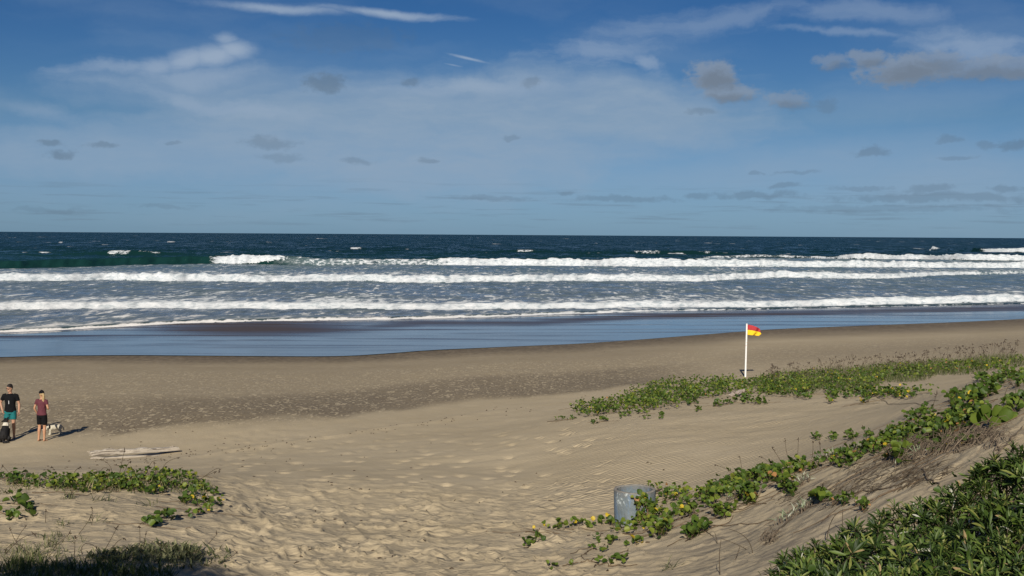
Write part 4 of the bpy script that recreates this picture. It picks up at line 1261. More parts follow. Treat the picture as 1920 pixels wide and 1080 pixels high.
_s = sorted([[(1579, 998), (1580, 955)], [(1550, 1012), (1570, 962), (1600, 955), (1625, 958)], [(1350, 1078), (1352, 1012)], [(1411, 1037), (1398, 1008), (1367, 992)], [(1378, 1050), (1388, 1022)], [(1345, 1020), (1340, 998)],
            [(1400, 1030), (1375, 1018), (1352, 1010)], [(1455, 1005), (1443, 985)], [(1462, 1060), (1458, 1035)], [(1470, 1012), (1482, 1028)]], key=lambda q: q[0][0])
for k_, pts in enumerate(_s):
    stalk(pts, *G_S, 0.003, False, rank=k_, last=len(_s) - 1)
bp_ = []
for k in range(230):                          # the haze of brown seed heads over the berm grass
    bx = 1430 + 480 * rng.random()
    by = np.interp(bx, [1430, 1600, 1800, 1910], [716, 698, 682, 668])
    b0 = ground([bx], [by + 6 * rng.random()])[0]
    if b0[1] > 75: continue
    h_ = 0.30 + 0.45 * rng.random()
    ln = np.array([rng.normal() * 0.12 + 0.06, rng.normal() * .1, 0])
    q = np.array([b0, b0 + ln * .3 + [0, 0, h_ * .6], b0 + ln + [0, 0, h_]])
    bp_.append((q, .0035, .003))
    for _ in range(3):
        p = q[-1] + rng.normal(size=3) * .03
        bp_.append(([p, p + rng.normal(size=3) * .02, p + rng.normal(size=3) * .04], .013, .006))
V, Fc = tubes(bp_, 3)
cb = V.mean(0)
o = link('seed_stalks', mesh_from('seed_stalks', V - cb, Fc, M_SEED)); o.location = cb
tag(o, 'brown seed heads on fine stalks above the berm grass right of the flag', 'seed heads', None, 'stuff')

# --- the thick shrub at the bottom right
def bush():
    n = 840
    poly_top = lambda x: np.interp(x, [1440, 1500, 1560, 1640, 1700, 1760, 1820, 1880, 1920, 2060], [1085, 1048, 1022, 985, 966, 940, 905, 868, 846, 780])
    px = 1440 + 620 * rng.random(n) ** 0.85
    top = poly_top(px)
    py = top + (1150 - top) * rng.random(n) ** 1.1
    py[:90] = top[:90] + 6 * rng.random(90)
    # shoot tips lie on a low mounded canopy nine metres off, nearer at the bottom of the picture
    t = (py - top) / (1150 - top)
    Y = 10.2 - 0.0022 * (px - 1440) - (3.4 - 0.0010 * (px - 1440)) * t + 0.25 * fbm(px * 0.012, py * 0.02, 2, 3)
    tip = np.array([P(a, b_, c) for a, b_, c in zip(px, py, Y)])
    tip[:, 2] += 0.05 * rng.normal(size=n)
    c = tip.mean(0)
    cz = float(hgt(c[0], c[1]))
    E = empty('dune_shrub', (c[0], c[1], cz), 'dense dark green shrub with long narrow leaves filling the bottom right corner', 'shrub')
    pos, d, nn, sz, tn = [], [], [], [], []
    paths = []
    for i in range(n):
        ax = rnd_dir(1, 40, 88)[0] + np.array([0, -0.35, 0.2]); ax /= np.linalg.norm(ax)
        s = 0.060 + 0.065 * rng.random() ** 1.7
        k = rng.integers(11, 18)
        shade = rng.random()
        a = np.cross(ax, [0.3, 0.9, 0.1]); a /= np.linalg.norm(a); b_ = np.cross(ax, a)
        for j in range(k):
            th = j * 2.4 + rng.random() * .6
            open_ = 0.35 + 0.95 * (j / k) + 0.2 * rng.normal()
            r = math.cos(th) * a + math.sin(th) * b_
            dd = math.cos(open_) * ax + math.sin(open_) * r
            pos.append(tip[i] - ax * (0.055 * j / k)); d.append(dd)
            nn.append(ax * 1.0 - 0.25 * r + 0.15 * rng.normal(size=3)); sz.append(s * (0.6 + 0.55 * (j / k) + 0.2 * rng.random()))
            q = rng.random()
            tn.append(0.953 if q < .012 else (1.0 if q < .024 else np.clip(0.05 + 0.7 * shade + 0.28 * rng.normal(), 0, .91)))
        g0 = tip[i] - ax * 0.35 * (0.7 + .6 * rng.random())
        paths.append(([g0, (g0 + tip[i]) / 2 + rng.normal(size=3) * .02, tip[i]], .005, .003))
    # an under-storey of leaves in the depth of the bush
    m = 2800
    i = rng.integers(n, size=m)
    up = tip[i] + rng.normal(size=(m, 3)) * [0.10, 0.10, 0.05] - np.array([0, 0, 1]) * (0.06 + 0.26 * rng.random((m, 1)))
    pos = np.vstack([np.array(pos), up]); d = np.vstack([np.array(d), rnd_dir(m, -10, 70)]); nn = np.vstack([np.array(nn), rnd_dir(m, 20, 85)])
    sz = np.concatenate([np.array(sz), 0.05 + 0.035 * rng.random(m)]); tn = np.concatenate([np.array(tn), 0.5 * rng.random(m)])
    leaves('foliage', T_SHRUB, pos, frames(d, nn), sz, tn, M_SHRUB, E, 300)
    V, Fc = tubes(paths, 4)
    link('stems', mesh_from('stems', V - np.array(E.location), Fc, M_STEM), E, 'stuff')
    # round leaves of a creeper growing through
    k = 150
    i = rng.integers(n, size=k)
    p2 = tip[i] + rng.normal(size=(k, 3)) * [.08, .08, .02]
    fr = frames(rnd_dir(k, -5, 50), rnd_dir(k, 20, 85) + np.array([0, -.5, .3]))
    E2 = empty('beach_creeper', (c[0], c[1], cz), 'round creeper leaves scattered through the bottom right shrub', 'creeper')
    leaves('foliage', T_CREEP, p2, fr, 0.035 + 0.03 * rng.random(k), 0.1 + 0.5 * rng.random(k), M_CREEP, E2, 150)


bush()

# --- a shrub beside the viewpoint, out of the picture, whose shade falls on the bottom left corner
c = np.array([-5.7, 5.6, float(hgt(-5.7, 5.6))])
E = empty('coastal_bush', c, 'round coastal bush beside the viewpoint that shades the bottom left corner', 'shrub')
m = 6500
v = rng.normal(size=(m, 3)); v /= np.linalg.norm(v, axis=1, keepdims=True)
rad = rng.random(m) ** 0.4
lump = 1 + 0.25 * fbm(v[:, 0] * 2 + 5, v[:, 2] * 2 + v[:, 1] * 2, 2, 8)
pos = c + v * (rad * lump)[:, None] * [1.75, 1.3, 1.2] + [0.25, 0, 1.5]
leaves('foliage', T_SHRUB, pos, frames(rnd_dir(m, -30, 60), rnd_dir(m, 0, 90)), 0.16 + 0.08 * rng.random(m), 0.7 * rng.random(m), M_SHRUB, E, 0)
tr = []
for k in range(14):
    e_ = c + np.array([rng.normal() * .7, rng.normal() * .6, 1.0 + rng.random()])
    tr.append(([c, (c + e_) / 2 + rng.normal(size=3) * .08, e_], .05, .012))
V, Fc = tubes(tr, 6)
link('branches', mesh_from('branches', V - c, Fc, M_STEM), E)
# ------------------------------------------------------------------ made things and figures
def solid(name, parts, mat, voxel=0.009, smooth=4, parent=None, noise=0.0):
    """one continuous skin grown round overlapping rounded volumes"""
    V, Fc, n0 = [], [], 0
    for p in parts:
        v, f = p
        V.append(v); Fc += [tuple(i + n0 for i in q) for q in f]; n0 += len(v)
    me = bpy.data.meshes.new('tmp'); me.from_pydata(np.vstack(V).tolist(), [], Fc)
    o = bpy.data.objects.new('tmp', me); COL.objects.link(o)
    m = o.modifiers.new('r', 'REMESH'); m.mode = 'VOXEL'; m.voxel_size = voxel; m.adaptivity = 0
    if smooth:
        s = o.modifiers.new('s', 'SMOOTH'); s.iterations = smooth; s.factor = 0.5
    dg = bpy.context.evaluated_depsgraph_get()
    me2 = bpy.data.meshes.new_from_object(o.evaluated_get(dg))
    bpy.data.objects.remove(o); bpy.data.meshes.remove(me)
    me2.name = name
    if noise:
        co = np.empty(len(me2.vertices) * 3, np.float32); me2.vertices.foreach_get('co', co); co = co.reshape(-1, 3)
        no = np.empty(len(me2.vertices) * 3, np.float32); me2.vertices.foreach_get('normal', no); no = no.reshape(-1, 3)
        k = fbm(co[:, 0] * 14 + co[:, 1] * 9, co[:, 2] * 9, 3, 3)
        co = co + no * (noise * k)[:, None]
        me2.vertices.foreach_set('co', co.astype(np.float32).ravel()); me2.update()
    me2.materials.clear(); me2.materials.append(mat)
    me2.polygons.foreach_set('use_smooth', np.ones(len(me2.polygons), bool))
    o = bpy.data.objects.new(name, me2); COL.objects.link(o)
    if parent is not None: o.parent = parent
    return o


def loft(rings, seg=16):
    """closed volume through elliptical rings (centre, rx, ry[, axis direction])"""
    V, Fc = [], []
    c = np.array([r[0] for r in rings], float)
    n = len(rings)
    t = np.gradient(c, axis=0); t /= np.linalg.norm(t, axis=1, keepdims=True) + 1e-9
    for i, r in enumerate(rings):
        ref = np.array([0, 1.0, 0]) if abs(t[i, 1]) < 0.9 else np.array([1.0, 0, 0])
        a = np.cross(ref, t[i]); a /= np.linalg.norm(a); b = np.cross(t[i], a)
        for k in range(seg):
            th = 2 * math.pi * k / seg
            V.append(c[i] + r[1] * math.cos(th) * a + r[2] * math.sin(th) * b)
    for i in range(n - 1):
        for k in range(seg):
            k2 = (k + 1) % seg
            Fc.append((i * seg + k, i * seg + k2, (i + 1) * seg + k2, (i + 1) * seg + k))
    V.append(c[0] - t[0] * min(rings[0][1], rings[0][2]) * 0.5); V.append(c[-1] + t[-1] * min(rings[-1][1], rings[-1][2]) * 0.5)
    b0, b1 = n * seg, n * seg + 1
    for k in range(seg):
        k2 = (k + 1) % seg
        Fc.append((b0, k2, k)); Fc.append((b1, (n - 1) * seg + k, (n - 1) * seg + k2))
    return np.array(V), Fc


def cap(p, q, r0, r1):
    p, q = np.array(p, float), np.array(q, float)
    d = (q - p) / (np.linalg.norm(q - p) + 1e-9)
    return loft([(p - d * r0 * .8, r0 * .55, r0 * .55), (p, r0, r0), (p * .67 + q * .33, r0 * .67 + r1 * .33, r0 * .67 + r1 * .33),
                 (p * .33 + q * .67, r0 * .33 + r1 * .67, r0 * .33 + r1 * .67), (q, r1, r1), (q + d * r1 * .8, r1 * .55, r1 * .55)], 12)


def blobv(c, rx, ry, rz, rot=None):
    V, Fc = [], []
    S, T = 16, 10
    for i in range(1, T):
        ph = math.pi * i / T
        for k in range(S):
            th = 2 * math.pi * k / S
            V.append((math.sin(ph) * math.cos(th) * rx, math.sin(ph) * math.sin(th) * ry, math.cos(ph) * rz))
    for i in range(T - 2):
        for k in range(S):
            k2 = (k + 1) % S
            Fc.append((i * S + k, (i + 1) * S + k, (i + 1) * S + k2, i * S + k2))
    V.append((0, 0, rz)); V.append((0, 0, -rz))
    a, b = len(V) - 2, len(V) - 1
    for k in range(S):
        k2 = (k + 1) % S
        Fc.append((a, k, k2)); Fc.append((b, (T - 2) * S + k2, (T - 2) * S + k))
    V = np.array(V)
    if rot is not None: V = V @ np.array(rot.to_3x3()).T
    return V + np.array(c), Fc


def turned(parts, rot, piv):
    Rm = np.array(rot.to_3x3()); piv = np.array(piv)
    return [((v - piv) @ Rm.T + piv, f) for v, f in parts]


def skin(name, col):
    m, g, b = material(name)
    n = g.noise(g.coord(), 9.0, 3.0)
    g.put(b.inputs['Base Color'], g.mix(g.lin(n, .3, .7), col, tuple(c * .82 for c in col)))
    b.inputs['Roughness'].default_value = 0.55
    b.inputs['Specular IOR Level'].default_value = 0.3
    return m


M_SKIN = skin('skin', (.40, .225, .145))
M_SKIN2 = skin('tanned_skin', (.42, .225, .13))
M_BLACK = simple('black_cotton', (.007, .007, .008), 0.9, 0.2, 14, .004, 40, 0.08)
M_TEAL = simple('teal_cotton', (.010, .115, .12), 0.8, 0.15, 10, .004, 40, 0.2)
M_MAROON = simple('maroon_cotton', (.095, .027, .036), 0.85, 0.15, 10, .004, 40, 0.2)
M_HAIR = simple('dark_hair', (.014, .010, .008), 0.6, 0.3, 60)
M_BLOND = simple('blond_hair', (.34, .24, .12), 0.6, 0.35, 60)
M_LENS = simple('dark_lens', (.005, .005, .006), 0.15, 0.1, 10, spec=0.6)
M_WHITE = simple('white_print', (.55, .55, .55), 0.7, 0.1, 10)
M_COAT_B = simple('black_fur', (.010, .009, .009), 0.75, 0.4, 60, .006, 90, 0.25)
M_COAT_W = simple('white_fur', (.50, .46, .38), 0.9, 0.2, 40, .008, 80, 0.15)
M_COAT_C = simple('cream_fur', (.44, .40, .31), 0.9, 0.25, 30, .008, 80, 0.15)


def hand(wr, d, r=1.0, side=1, palm_n=(0, -1, 0)):
    """palm, four bent fingers and a thumb"""
    wr, d = np.array(wr, float), np.array(d, float); d /= np.linalg.norm(d)
    nrm = np.array(palm_n, float); a = np.cross(d, nrm); a /= np.linalg.norm(a); nrm = np.cross(a, d)
    out = [loft([(wr - d * .01, .026 * r, .02 * r), (wr + d * .03, .034 * r, .017 * r), (wr + d * .075 * r, .038 * r, .015 * r)], 12)]
    for k, l in zip((-1.5, -.5, .5, 1.5), (.062, .074, .078, .066)):
        b0 = wr + d * .075 * r + a * k * .0185 * r
        b1 = b0 + (d * .9 + nrm * .3) * l * .5 * r
        b2 = b1 + (d * .7 + nrm * .7) * l * .5 * r
        out += [cap(b0, b1, .0095 * r, .009 * r), cap(b1, b2, .009 * r, .0075 * r)]
    t0 = wr + d * .02 * r + a * side * .028 * r
    t1 = t0 + (d * .6 + a * side * .7) * .04 * r
    out += [cap(t0, t1, .013 * r, .011 * r), cap(t1, t1 + (d * .9 + nrm * .3) * .03 * r, .011 * r, .009 * r)]
    return out


def person(loc, rz, label, P_, mats):
    """body in one skin; clothing and hair are children. Faces -Y before rotation."""
    s = P_['h'] / 1.80
    fem = P_.get('fem', False)
    J = lambda x, y, z: np.array([x, y, z], float) * s
    body = []
    hipx, shx = (.092, .172) if fem else (.095, .195)
    for sd in (-1, 1):
        kn, an = P_['knee'][sd], P_['ankle'][sd]
        hip = (sd * hipx, .0, .93)
        body.append(loft([(J(*hip), .088 * s, .095 * s), (J(*(np.array(hip) * .6 + np.array(kn) * .4)), .078 * s, .082 * s), (J(*kn), .056 * s, .058 * s)], 14))
        mid = np.array(kn) * .66 + np.array(an) * .34
        body.append(loft([(J(*kn), .056 * s, .058 * s), (J(*(mid + [0, .012, 0])), .056 * s, .060 * s), (J(*(np.array(kn) * .3 + np.array(an) * .7)), .042 * s, .044 * s), (J(*an), .034 * s, .036 * s)], 14))
        a = np.array(an)
        body += [cap(J(*(a + [0, .03, -.045])), J(*(a + [sd * .012, -.13, -.062])), .036 * s, .026 * s), cap(J(*(a + [0, 0, 0])), J(*(a + [0, .01, -.04])), .036 * s, .036 * s),
                 cap(J(*(a + [sd * .02, -.10, -.06])), J(*(a + [sd * .03, -.165, -.068])), .024 * s, .016 * s), cap(J(*(a + [-sd * .01, -.11, -.06])), J(*(a + [-sd * .01, -.18, -.066])), .022 * s, .018 * s)]
    w = .88 if fem else 1.0
    torso = [((0, 0, .86), .155, .105), ((0, 0, .95), .168 if fem else .162, .115), ((0, -.004, 1.06), .138 * w, .100), ((0, -.006, 1.16), .140 * w, .100),
             ((0, -.005, 1.28), .165 * w, .112), ((0, 0, 1.38), .178 * w, .112), ((0, .006, 1.455), .150 * w, .085), ((0, .012, 1.50), .075, .062)]
    body.append(loft([(J(*c), rx * s, ry * s) for c, rx, ry in torso], 20))
    body.append(cap(J(0, .012, 1.47), J(0, .002, 1.575), .058 * s * w, .052 * s * w))
    arms = {}
    for sd in (-1, 1):
        el, wr, hd = P_['elbow'][sd], P_['wrist'][sd], P_['hand'][sd]
        sh = (sd * shx, .008, 1.435)
        body.append(loft([(J(*(np.array(sh) * [.75, 1, 1])), .066 * s * w, .066 * s * w), (J(*sh), .062 * s * w, .064 * s * w), (J(*(np.array(sh) * .5 + np.array(el) * .5)), .048 * s * w, .050 * s * w), (J(*el), .040 * s * w, .040 * s * w)], 14))
        body.append(loft([(J(*el), .040 * s * w, .040 * s * w), (J(*(np.array(el) * .65 + np.array(wr) * .35)), .041 * s * w, .041 * s * w), (J(*wr), .027 * s * w, .025 * s * w)], 14))
        body += hand(J(*wr), hd, s * (.92 if fem else 1.0), -sd, P_.get('palm', {}).get(sd, (0, 1, 0)))
        arms[sd] = (sh, el)
    # head with face, turned on the neck
    hp = J(0, .0, 1.585)
    H = lambda x, y, z: np.array([x, y, z], float) * s
    head = [loft([(H(0, -.012, 1.565), .046 * s, .052 * s), (H(0, -.014, 1.60), .062 * s, .072 * s), (H(0, -.004, 1.65), .072 * s, .090 * s), (H(0, .004, 1.70), .077 * s, .098 * s),
                  (H(0, .008, 1.745), .072 * s, .092 * s), (H(0, .010, 1.785), .045 * s, .058 * s)], 20),
            cap(H(0, -.095, 1.685), H(0, -.112, 1.655), .009 * s, .014 * s), cap(H(-.022, -.083, 1.618), H(.022, -.083, 1.618), .011 * s, .011 * s),
            cap(H(-.03, -.088, 1.708), H(.03, -.088, 1.708), .011 * s, .011 * s), cap(H(0, -.070, 1.580), H(0, -.075, 1.585), .022 * s, .022 * s),
            blobv(H(.078, .004, 1.672), .011 * s, .02 * s, .033 * s), blobv(H(-.078, .004, 1.672), .011 * s, .02 * s, .033 * s)]
    hr = Matrix.Rotation(R(P_['yaw']), 3, 'Z') @ Matrix.Rotation(R(P_.get('nod', 0)), 3, 'X')
    body += turned(head, hr, hp)
    B = solid('person', body, mats['skin'], 0.0085, 5)
    B.location = loc; B.rotation_euler = (0, 0, rz)
    tag(B, label, 'person')
    T = lambda parts: turned(parts, hr, hp)
    # shirt
    g_ = 0.014
    sh_parts = [loft([(J(*c), (rx + g_ + ex) * s, (ry + g_ + ex) * s) for c, rx, ry, ex in
                      [((0, 0, .905 if not fem else .93), .160, .112, .016), ((0, 0, .96), .160, .112, .014), ((0, -.004, 1.06), .146 * w, .106, .012), ((0, -.006, 1.16), .145 * w, .104, .008),
                       ((0, -.005, 1.28), .166 * w, .113, .002), ((0, 0, 1.38), .180 * w, .114, 0), ((0, .006, 1.455), .150 * w, .086, 0), ((0, .012, 1.492), .078, .066, -.004)]], 22)]
    for sd in (-1, 1):
        sh, el = arms[sd]
        e2 = np.array(sh) * .42 + np.array(el) * .58 if not fem else np.array(sh) * .5 + np.array(el) * .5
        sh_parts.append(loft([(J(*(np.array(sh) * [.7, 1, 1])), (.062 + g_) * s * w, (.060 + g_) * s * w), (J(*sh), (.058 + g_) * s * w, (.058 + g_) * s * w), (J(*e2), (.048 + g_) * s * w, (.050 + g_) * s * w)], 14))
    solid('shirt', sh_parts, mats['shirt'], 0.010, 3, B, 0.010)
    hem = P_['hem']
    so = [loft([(J(0, 0, .84), .162 * s, .118 * s), (J(0, 0, .93), .174 * s, .126 * s), (J(0, 0, 1.0 if fem else .98), .150 * s, .114 * s)], 20)]
    for sd in (-1, 1):
        kn = np.array(P_['knee'][sd]); hip = np.array((sd * hipx, 0, .93))
        f = (.93 - hem) / (.93 - kn[2])
        e = hip * (1 - f) + kn * f
        so.append(loft([(J(*hip), .100 * s, .112 * s), (J(*(hip * .5 + e * .5)), .100 * s, .108 * s), (J(*e), (.092 if fem else .102) * s, (.094 if fem else .104) * s)], 16))
    solid('shorts', so, mats['shorts'], 0.010, 3, B, 0.008)
    if fem:
        cap_p = [loft([(H(0, .006, 1.69), .086 * s, .107 * s), (H(0, .006, 1.735), .084 * s, .104 * s), (H(0, .008, 1.78), .066 * s, .082 * s), (H(0, .01, 1.805), .03 * s, .038 * s)], 20),
                 loft([(H(0, -.075, 1.706), (.074 * s), .014 * s), (H(0, -.13, 1.70), .066 * s, .014 * s), (H(0, -.18, 1.685), .044 * s, .012 * s)], 16)]
        solid('cap', T(cap_p), mats['cap'], 0.007, 2, B)
        hair = [blobv(H(0, .035, 1.665), .080 * s, .078 * s, .060 * s), loft([(H(0, .10, 1.69), .032 * s, .030 * s), (H(0, .135, 1.62), .044 * s, .036 * s), (H(0, .130, 1.52), .046 * s, .034 * s), (H(0, .118, 1.42), .034 * s, .024 * s), (H(0, .11, 1.35), .014 * s, .012 * s)], 14),
                cap(H(.02, .12, 1.62), H(.05, .11, 1.43), .022 * s, .008 * s), cap(H(-.02, .12, 1.62), H(-.04, .115, 1.40), .022 * s, .008 * s)]
        solid('hair', T(hair), mats['hair'], 0.007, 1, B, 0.006)
    else:
        hair = [loft([(H(0, .045, 1.66), .076 * s, .072 * s), (H(0, .022, 1.71), .083 * s, .094 * s), (H(0, .010, 1.755), .080 * s, .101 * s), (H(0, .004, 1.80), .060 * s, .078 * s), (H(0, .0, 1.815), .03 * s, .04 * s)], 20)]
        solid('hair', T(hair), mats['hair'], 0.007, 1, B, 0.006)
        gl = [blobv(H(sd * .033, -.096, 1.688), .029 * s, .010 * s, .021 * s) for sd in (-1, 1)] + [cap(H(-.02, -.10, 1.695), H(.02, -.10, 1.695), .005 * s, .005 * s)] + \
             [cap(H(sd * .062, -.09, 1.692), H(sd * .083, .0, 1.692), .004 * s, .004 * s) for sd in (-1, 1)]
        solid('sunglasses', T(gl), M_LENS, 0.004, 1, B)
        for dx, z0, z1 in ((.0, 1.275, 1.255), (.0, 1.235, 1.215), (.0, 1.20, 1.18)):
            solid('shirt_print', [cap(J(-.012 + dx, -.133, z0), J(-.008 + dx, -.132, z1), .012 * s, .012 * s)], M_WHITE, 0.005, 1, B)
    return B


def at(px, py):
    return ground([px], [py])[0]


pm = at(20, 823)
person(pm, R(6), 'man in black t-shirt, teal shorts and sunglasses standing behind the sitting dog', dict(
    h=1.83, yaw=-38, nod=10, hem=.66,
    knee={-1: (-.115, -.03, .50), 1: (.105, -.02, .50)}, ankle={-1: (-.125, .02, .085), 1: (.10, .03, .085)},
    elbow={-1: (-.33, .07, 1.19), 1: (.275, .03, 1.15)}, wrist={-1: (-.235, -.06, .955), 1: (.285, -.04, .90)},
    hand={-1: (.35, -.25, -1), 1: (-.05, -.15, -1)}, palm={-1: (1, .2, 0), 1: (-1, .1, 0)}),
    dict(skin=M_SKIN, shirt=M_BLACK, shorts=M_TEAL, hair=M_HAIR))
pw = at(79, 827)
person(pw, R(180 - 14), 'woman in maroon t-shirt, black shorts and cap seen from behind, blond ponytail', dict(
    h=1.66, fem=True, yaw=62, nod=4, hem=.60,
    knee={-1: (-.10, -.01, .50), 1: (.10, -.01, .50)}, ankle={-1: (-.105, .03, .085), 1: (.115, .03, .085)},
    elbow={-1: (-.27, .03, 1.17), 1: (.26, .06, 1.16)}, wrist={-1: (-.17, -.14, 1.12), 1: (.22, -.06, .95)},
    hand={-1: (.7, -.7, .1), 1: (-.2, -.3, -1)}, palm={-1: (0, 0, -1), 1: (-1, 0, 0)}),
    dict(skin=M_SKIN2, shirt=M_MAROON, shorts=M_BLACK, hair=M_BLOND, cap=M_BLACK))


# the sitting black dog: back to the camera (faces +Y), head turned to the left of the picture
def sitting_dog(loc, rz):
    b = [loft([((0, -.16, .12), .12, .10), ((0, -.13, .20), .155, .15), ((0, -.05, .32), .14, .15), ((0, .05, .43), .125, .13), ((0, .11, .51), .10, .10), ((0, .13, .58), .075, .08)], 18)]
    for sd in (-1, 1):
        b += [loft([((sd * .10, -.12, .16), .075, .12), ((sd * .125, -.02, .14), .060, .10), ((sd * .12, .06, .10), .045, .05)], 14),       # thigh
              cap((sd * .12, .06, .10), (sd * .12, -.08, .045), .035, .032), cap((sd * .12, -.07, .035), (sd * .13, .10, .03), .034, .032),     # hock, hind foot
              loft([((sd * .085, .12, .42), .055, .06), ((sd * .085, .155, .24), .04, .042), ((sd * .085, .165, .06), .03, .03)], 12),            # foreleg
              cap((sd * .085, .165, .03), (sd * .085, .225, .025), .034, .028)]
    b += [cap((0, .13, .55), (0, .135, .66), .075, .068)]
    hd = [blobv((0, .15, .70), .078, .088, .072), cap((0, .21, .685), (0, .315, .655), .046, .028), blobv((0, .335, .662), .016, .014, .013)]
    for sd in (-1, 1):
        hd.append(loft([((sd * .052, .12, .745), .032, .016), ((sd * .075, .115, .79), .026, .012), ((sd * .10, .13, .80), .012, .007)], 10))
    hr = Matrix.Rotation(R(62), 3, 'Z')
    b += turned(hd, hr, (0, .14, .68))
    b += [loft([((0, -.20, .09), .04, .04), ((.06, -.30, .05), .05, .04), ((.16, -.34, .045), .05, .04), ((.24, -.30, .04), .028, .028)], 12)]
    D = solid('dog', b, M_COAT_B, 0.009, 4, None, 0.012)
    D.location = loc; D.rotation_euler = (0, 0, rz)
    tag(D, 'black dog with white neck ruff sitting in front of the man, back turned', 'dog')
    ruff = [loft([((0, .095, .475), .098, .100), ((0, .115, .54), .100, .106), ((0, .13, .60), .092, .098), ((0, .135, .635), .078, .084)], 18)]
    solid('white_ruff', ruff, M_COAT_W, 0.009, 3, D, 0.014)
    return D


pd = at(9, 829)
sitting_dog(pd, R(4))


def standing_dog(loc, rz):
    """small rough-coated dog standing in profile, faces -X, head lowered"""
    b = [loft([((-.17, 0, .245), .085, .070), ((-.10, 0, .235), .098, .082), ((.0, 0, .25), .085, .075), ((.09, 0, .265), .075, .070), ((.17, 0, .265), .082, .072), ((.215, 0, .255), .055, .05)], 18)]
    for sd in (-1, 1):
        y = sd * .052
        b += [loft([((-.145, y, .22), .050, .042), ((-.150, y, .12), .030, .028), ((-.152, y, .03), .025, .024)], 12), cap((-.155, y, .022), (-.185, y, .02), .026, .022),
              loft([((.165, y, .24), .068, .045), ((.14, y, .16), .050, .036), ((.19, y, .105), .028, .025), ((.18, y, .03), .024, .023)], 12), cap((.175, y, .022), (.145, y, .02), .026, .022)]
    b += [cap((-.17, 0, .27), (-.255, .0, .255), .058, .050)]
    hd = [blobv((-.285, 0, .235), .068, .060, .056), cap((-.33, 0, .215), (-.375, 0, .185), .034, .026), blobv((-.398, 0, .18), .012, .013, .011)]
    for sd in (-1, 1):
        hd.append(loft([((-.265, sd * .050, .265), .026, .012), ((-.268, sd * .068, .225), .028, .012), ((-.272, sd * .070, .185), .012, .008)], 10))
    b += hd
    b += [loft([((.22, 0, .27), .024, .024), ((.265, 0, .23), .024, .024), ((.285, .01, .17), .022, .022), ((.29, .01, .13), .010, .010)], 10)]
    D = solid('dog', b, M_COAT_C, 0.0065, 3, None, 0.010)
    D.location = loc; D.rotation_euler = (0, 0, rz)
    tag(D, 'small cream dog with dark harness standing beside the woman, head lowered', 'dog')
    har = [loft([((-.19, 0, .248), .080, .084), ((-.17, 0, .247), .094, .090), ((-.15, 0, .246), .090, .088)], 18)]
    solid('harness', har, M_BLACK, 0.0065, 1, D)
    return D


ps = at(103, 815)
standing_dog(ps, R(24))

# --- patrol flag on its pole
m_pole, g, b = material('white_pole')
oc = g.coord()
sx = g.n.new('ShaderNodeSeparateXYZ'); g.l.new(oc, sx.inputs[0])
red = g.math('MULTIPLY', g.step(g.noise(g.mapping(oc, (3, 3, 9)), 2.0, 3.0), 0.60, 0.66), 0.6)
g.put(b.inputs['Base Color'], g.mix(red, (.70, .69, .66), (.55, .27, .20)))
b.inputs['Roughness'].default_value = 0.5
M_RED = simple('red_cloth', (.36, .030, .036), 0.8, 0.12, 12)
M_YEL = simple('yellow_cloth', (.72, .46, .015), 0.8, 0.1, 12)
fb_ = np.array(P(1397.5, 713, 60.0)); fb_[2] = float(hgt(fb_[0], fb_[1]))
ft = np.array(P(1400.3, 608, 60.0))
E = empty('patrol_flag', fb_, 'red over yellow beach patrol flag flying from a leaning white pole', 'flag')
ax = ft - fb_
k_ = np.linspace(-0.12, 1, 12)[:, None]
V, Fc = tubes([(k_ * ax[None], .046, .040)], 12)
me = mesh_from('pole', V, Fc, m_pole); link('pole', me, E)
V, Fc = loft([(ax - [0, 0, .005], .040, .040), (ax + [0, 0, .01], .043, .043), (ax + [0, 0, .025], .03, .03)], 12)
me = bpy.data.meshes.new('pole_cap'); me.from_pydata(V.tolist(), [], Fc); me.materials.append(m_pole); link('pole_cap', me, E)


def cloth(name, v0, v1, mat):
    nu, nv = 26, 8
    V = np.zeros((2, nu, nv, 3))
    for i in range(nu):
        for j in range(nv):
            u = i / (nu - 1); v = v0 + (v1 - v0) * j / (nv - 1)       # v: 0 top ... 1 bottom
            top = -0.02 - 0.17 * u * u - .03 * u; bot = -0.50 - 0.05 * u
            Lx = 0.60 + 0.02 * math.sin(v * 3) + (0.04 if v > .6 else 0) - .10 * max(0, v - .72) / .28
            x = 0.04 + u * Lx - .10 * (1 - abs(2 * v - 1.1)) * u * 0
            z = top + (bot - top) * v
            y = u ** .7 * (0.07 * math.sin(u * 7.5 + v * 2.2) + 0.03 * math.sin(u * 15 + v * 5)) + .05 * u
            V[0, i, j] = (x, y, z); V[1, i, j] = (x, y + .004, z)
    F_ = []
    id_ = lambda s, i, j: (s * nu + i) * nv + j
    for i in range(nu - 1):
        for j in range(nv - 1):
            F_ += [(id_(0, i, j), id_(0, i, j + 1), id_(0, i + 1, j + 1), id_(0, i + 1, j)), (id_(1, i, j), id_(1, i + 1, j), id_(1, i + 1, j + 1), id_(1, i, j + 1))]
    for i in range(nu - 1):
        F_ += [(id_(0, i, 0), id_(0, i + 1, 0), id_(1, i + 1, 0), id_(1, i, 0)), (id_(0, i, nv - 1), id_(1, i, nv - 1), id_(1, i + 1, nv - 1), id_(0, i + 1, nv - 1))]
    for j in range(nv - 1):
        F_ += [(id_(0, nu - 1, j), id_(0, nu - 1, j + 1), id_(1, nu - 1, j + 1), id_(1, nu - 1, j)), (id_(0, 0, j), id_(1, 0, j), id_(1, 0, j + 1), id_(0, 0, j + 1))]
    me = mesh_from(name, V.reshape(-1, 3) + ax, np.array(F_), mat)
    return link(name, me, E)


cloth('red_panel', 0.0, 0.497, M_RED)
cloth('yellow_panel', 0.503, 1.0, M_YEL)

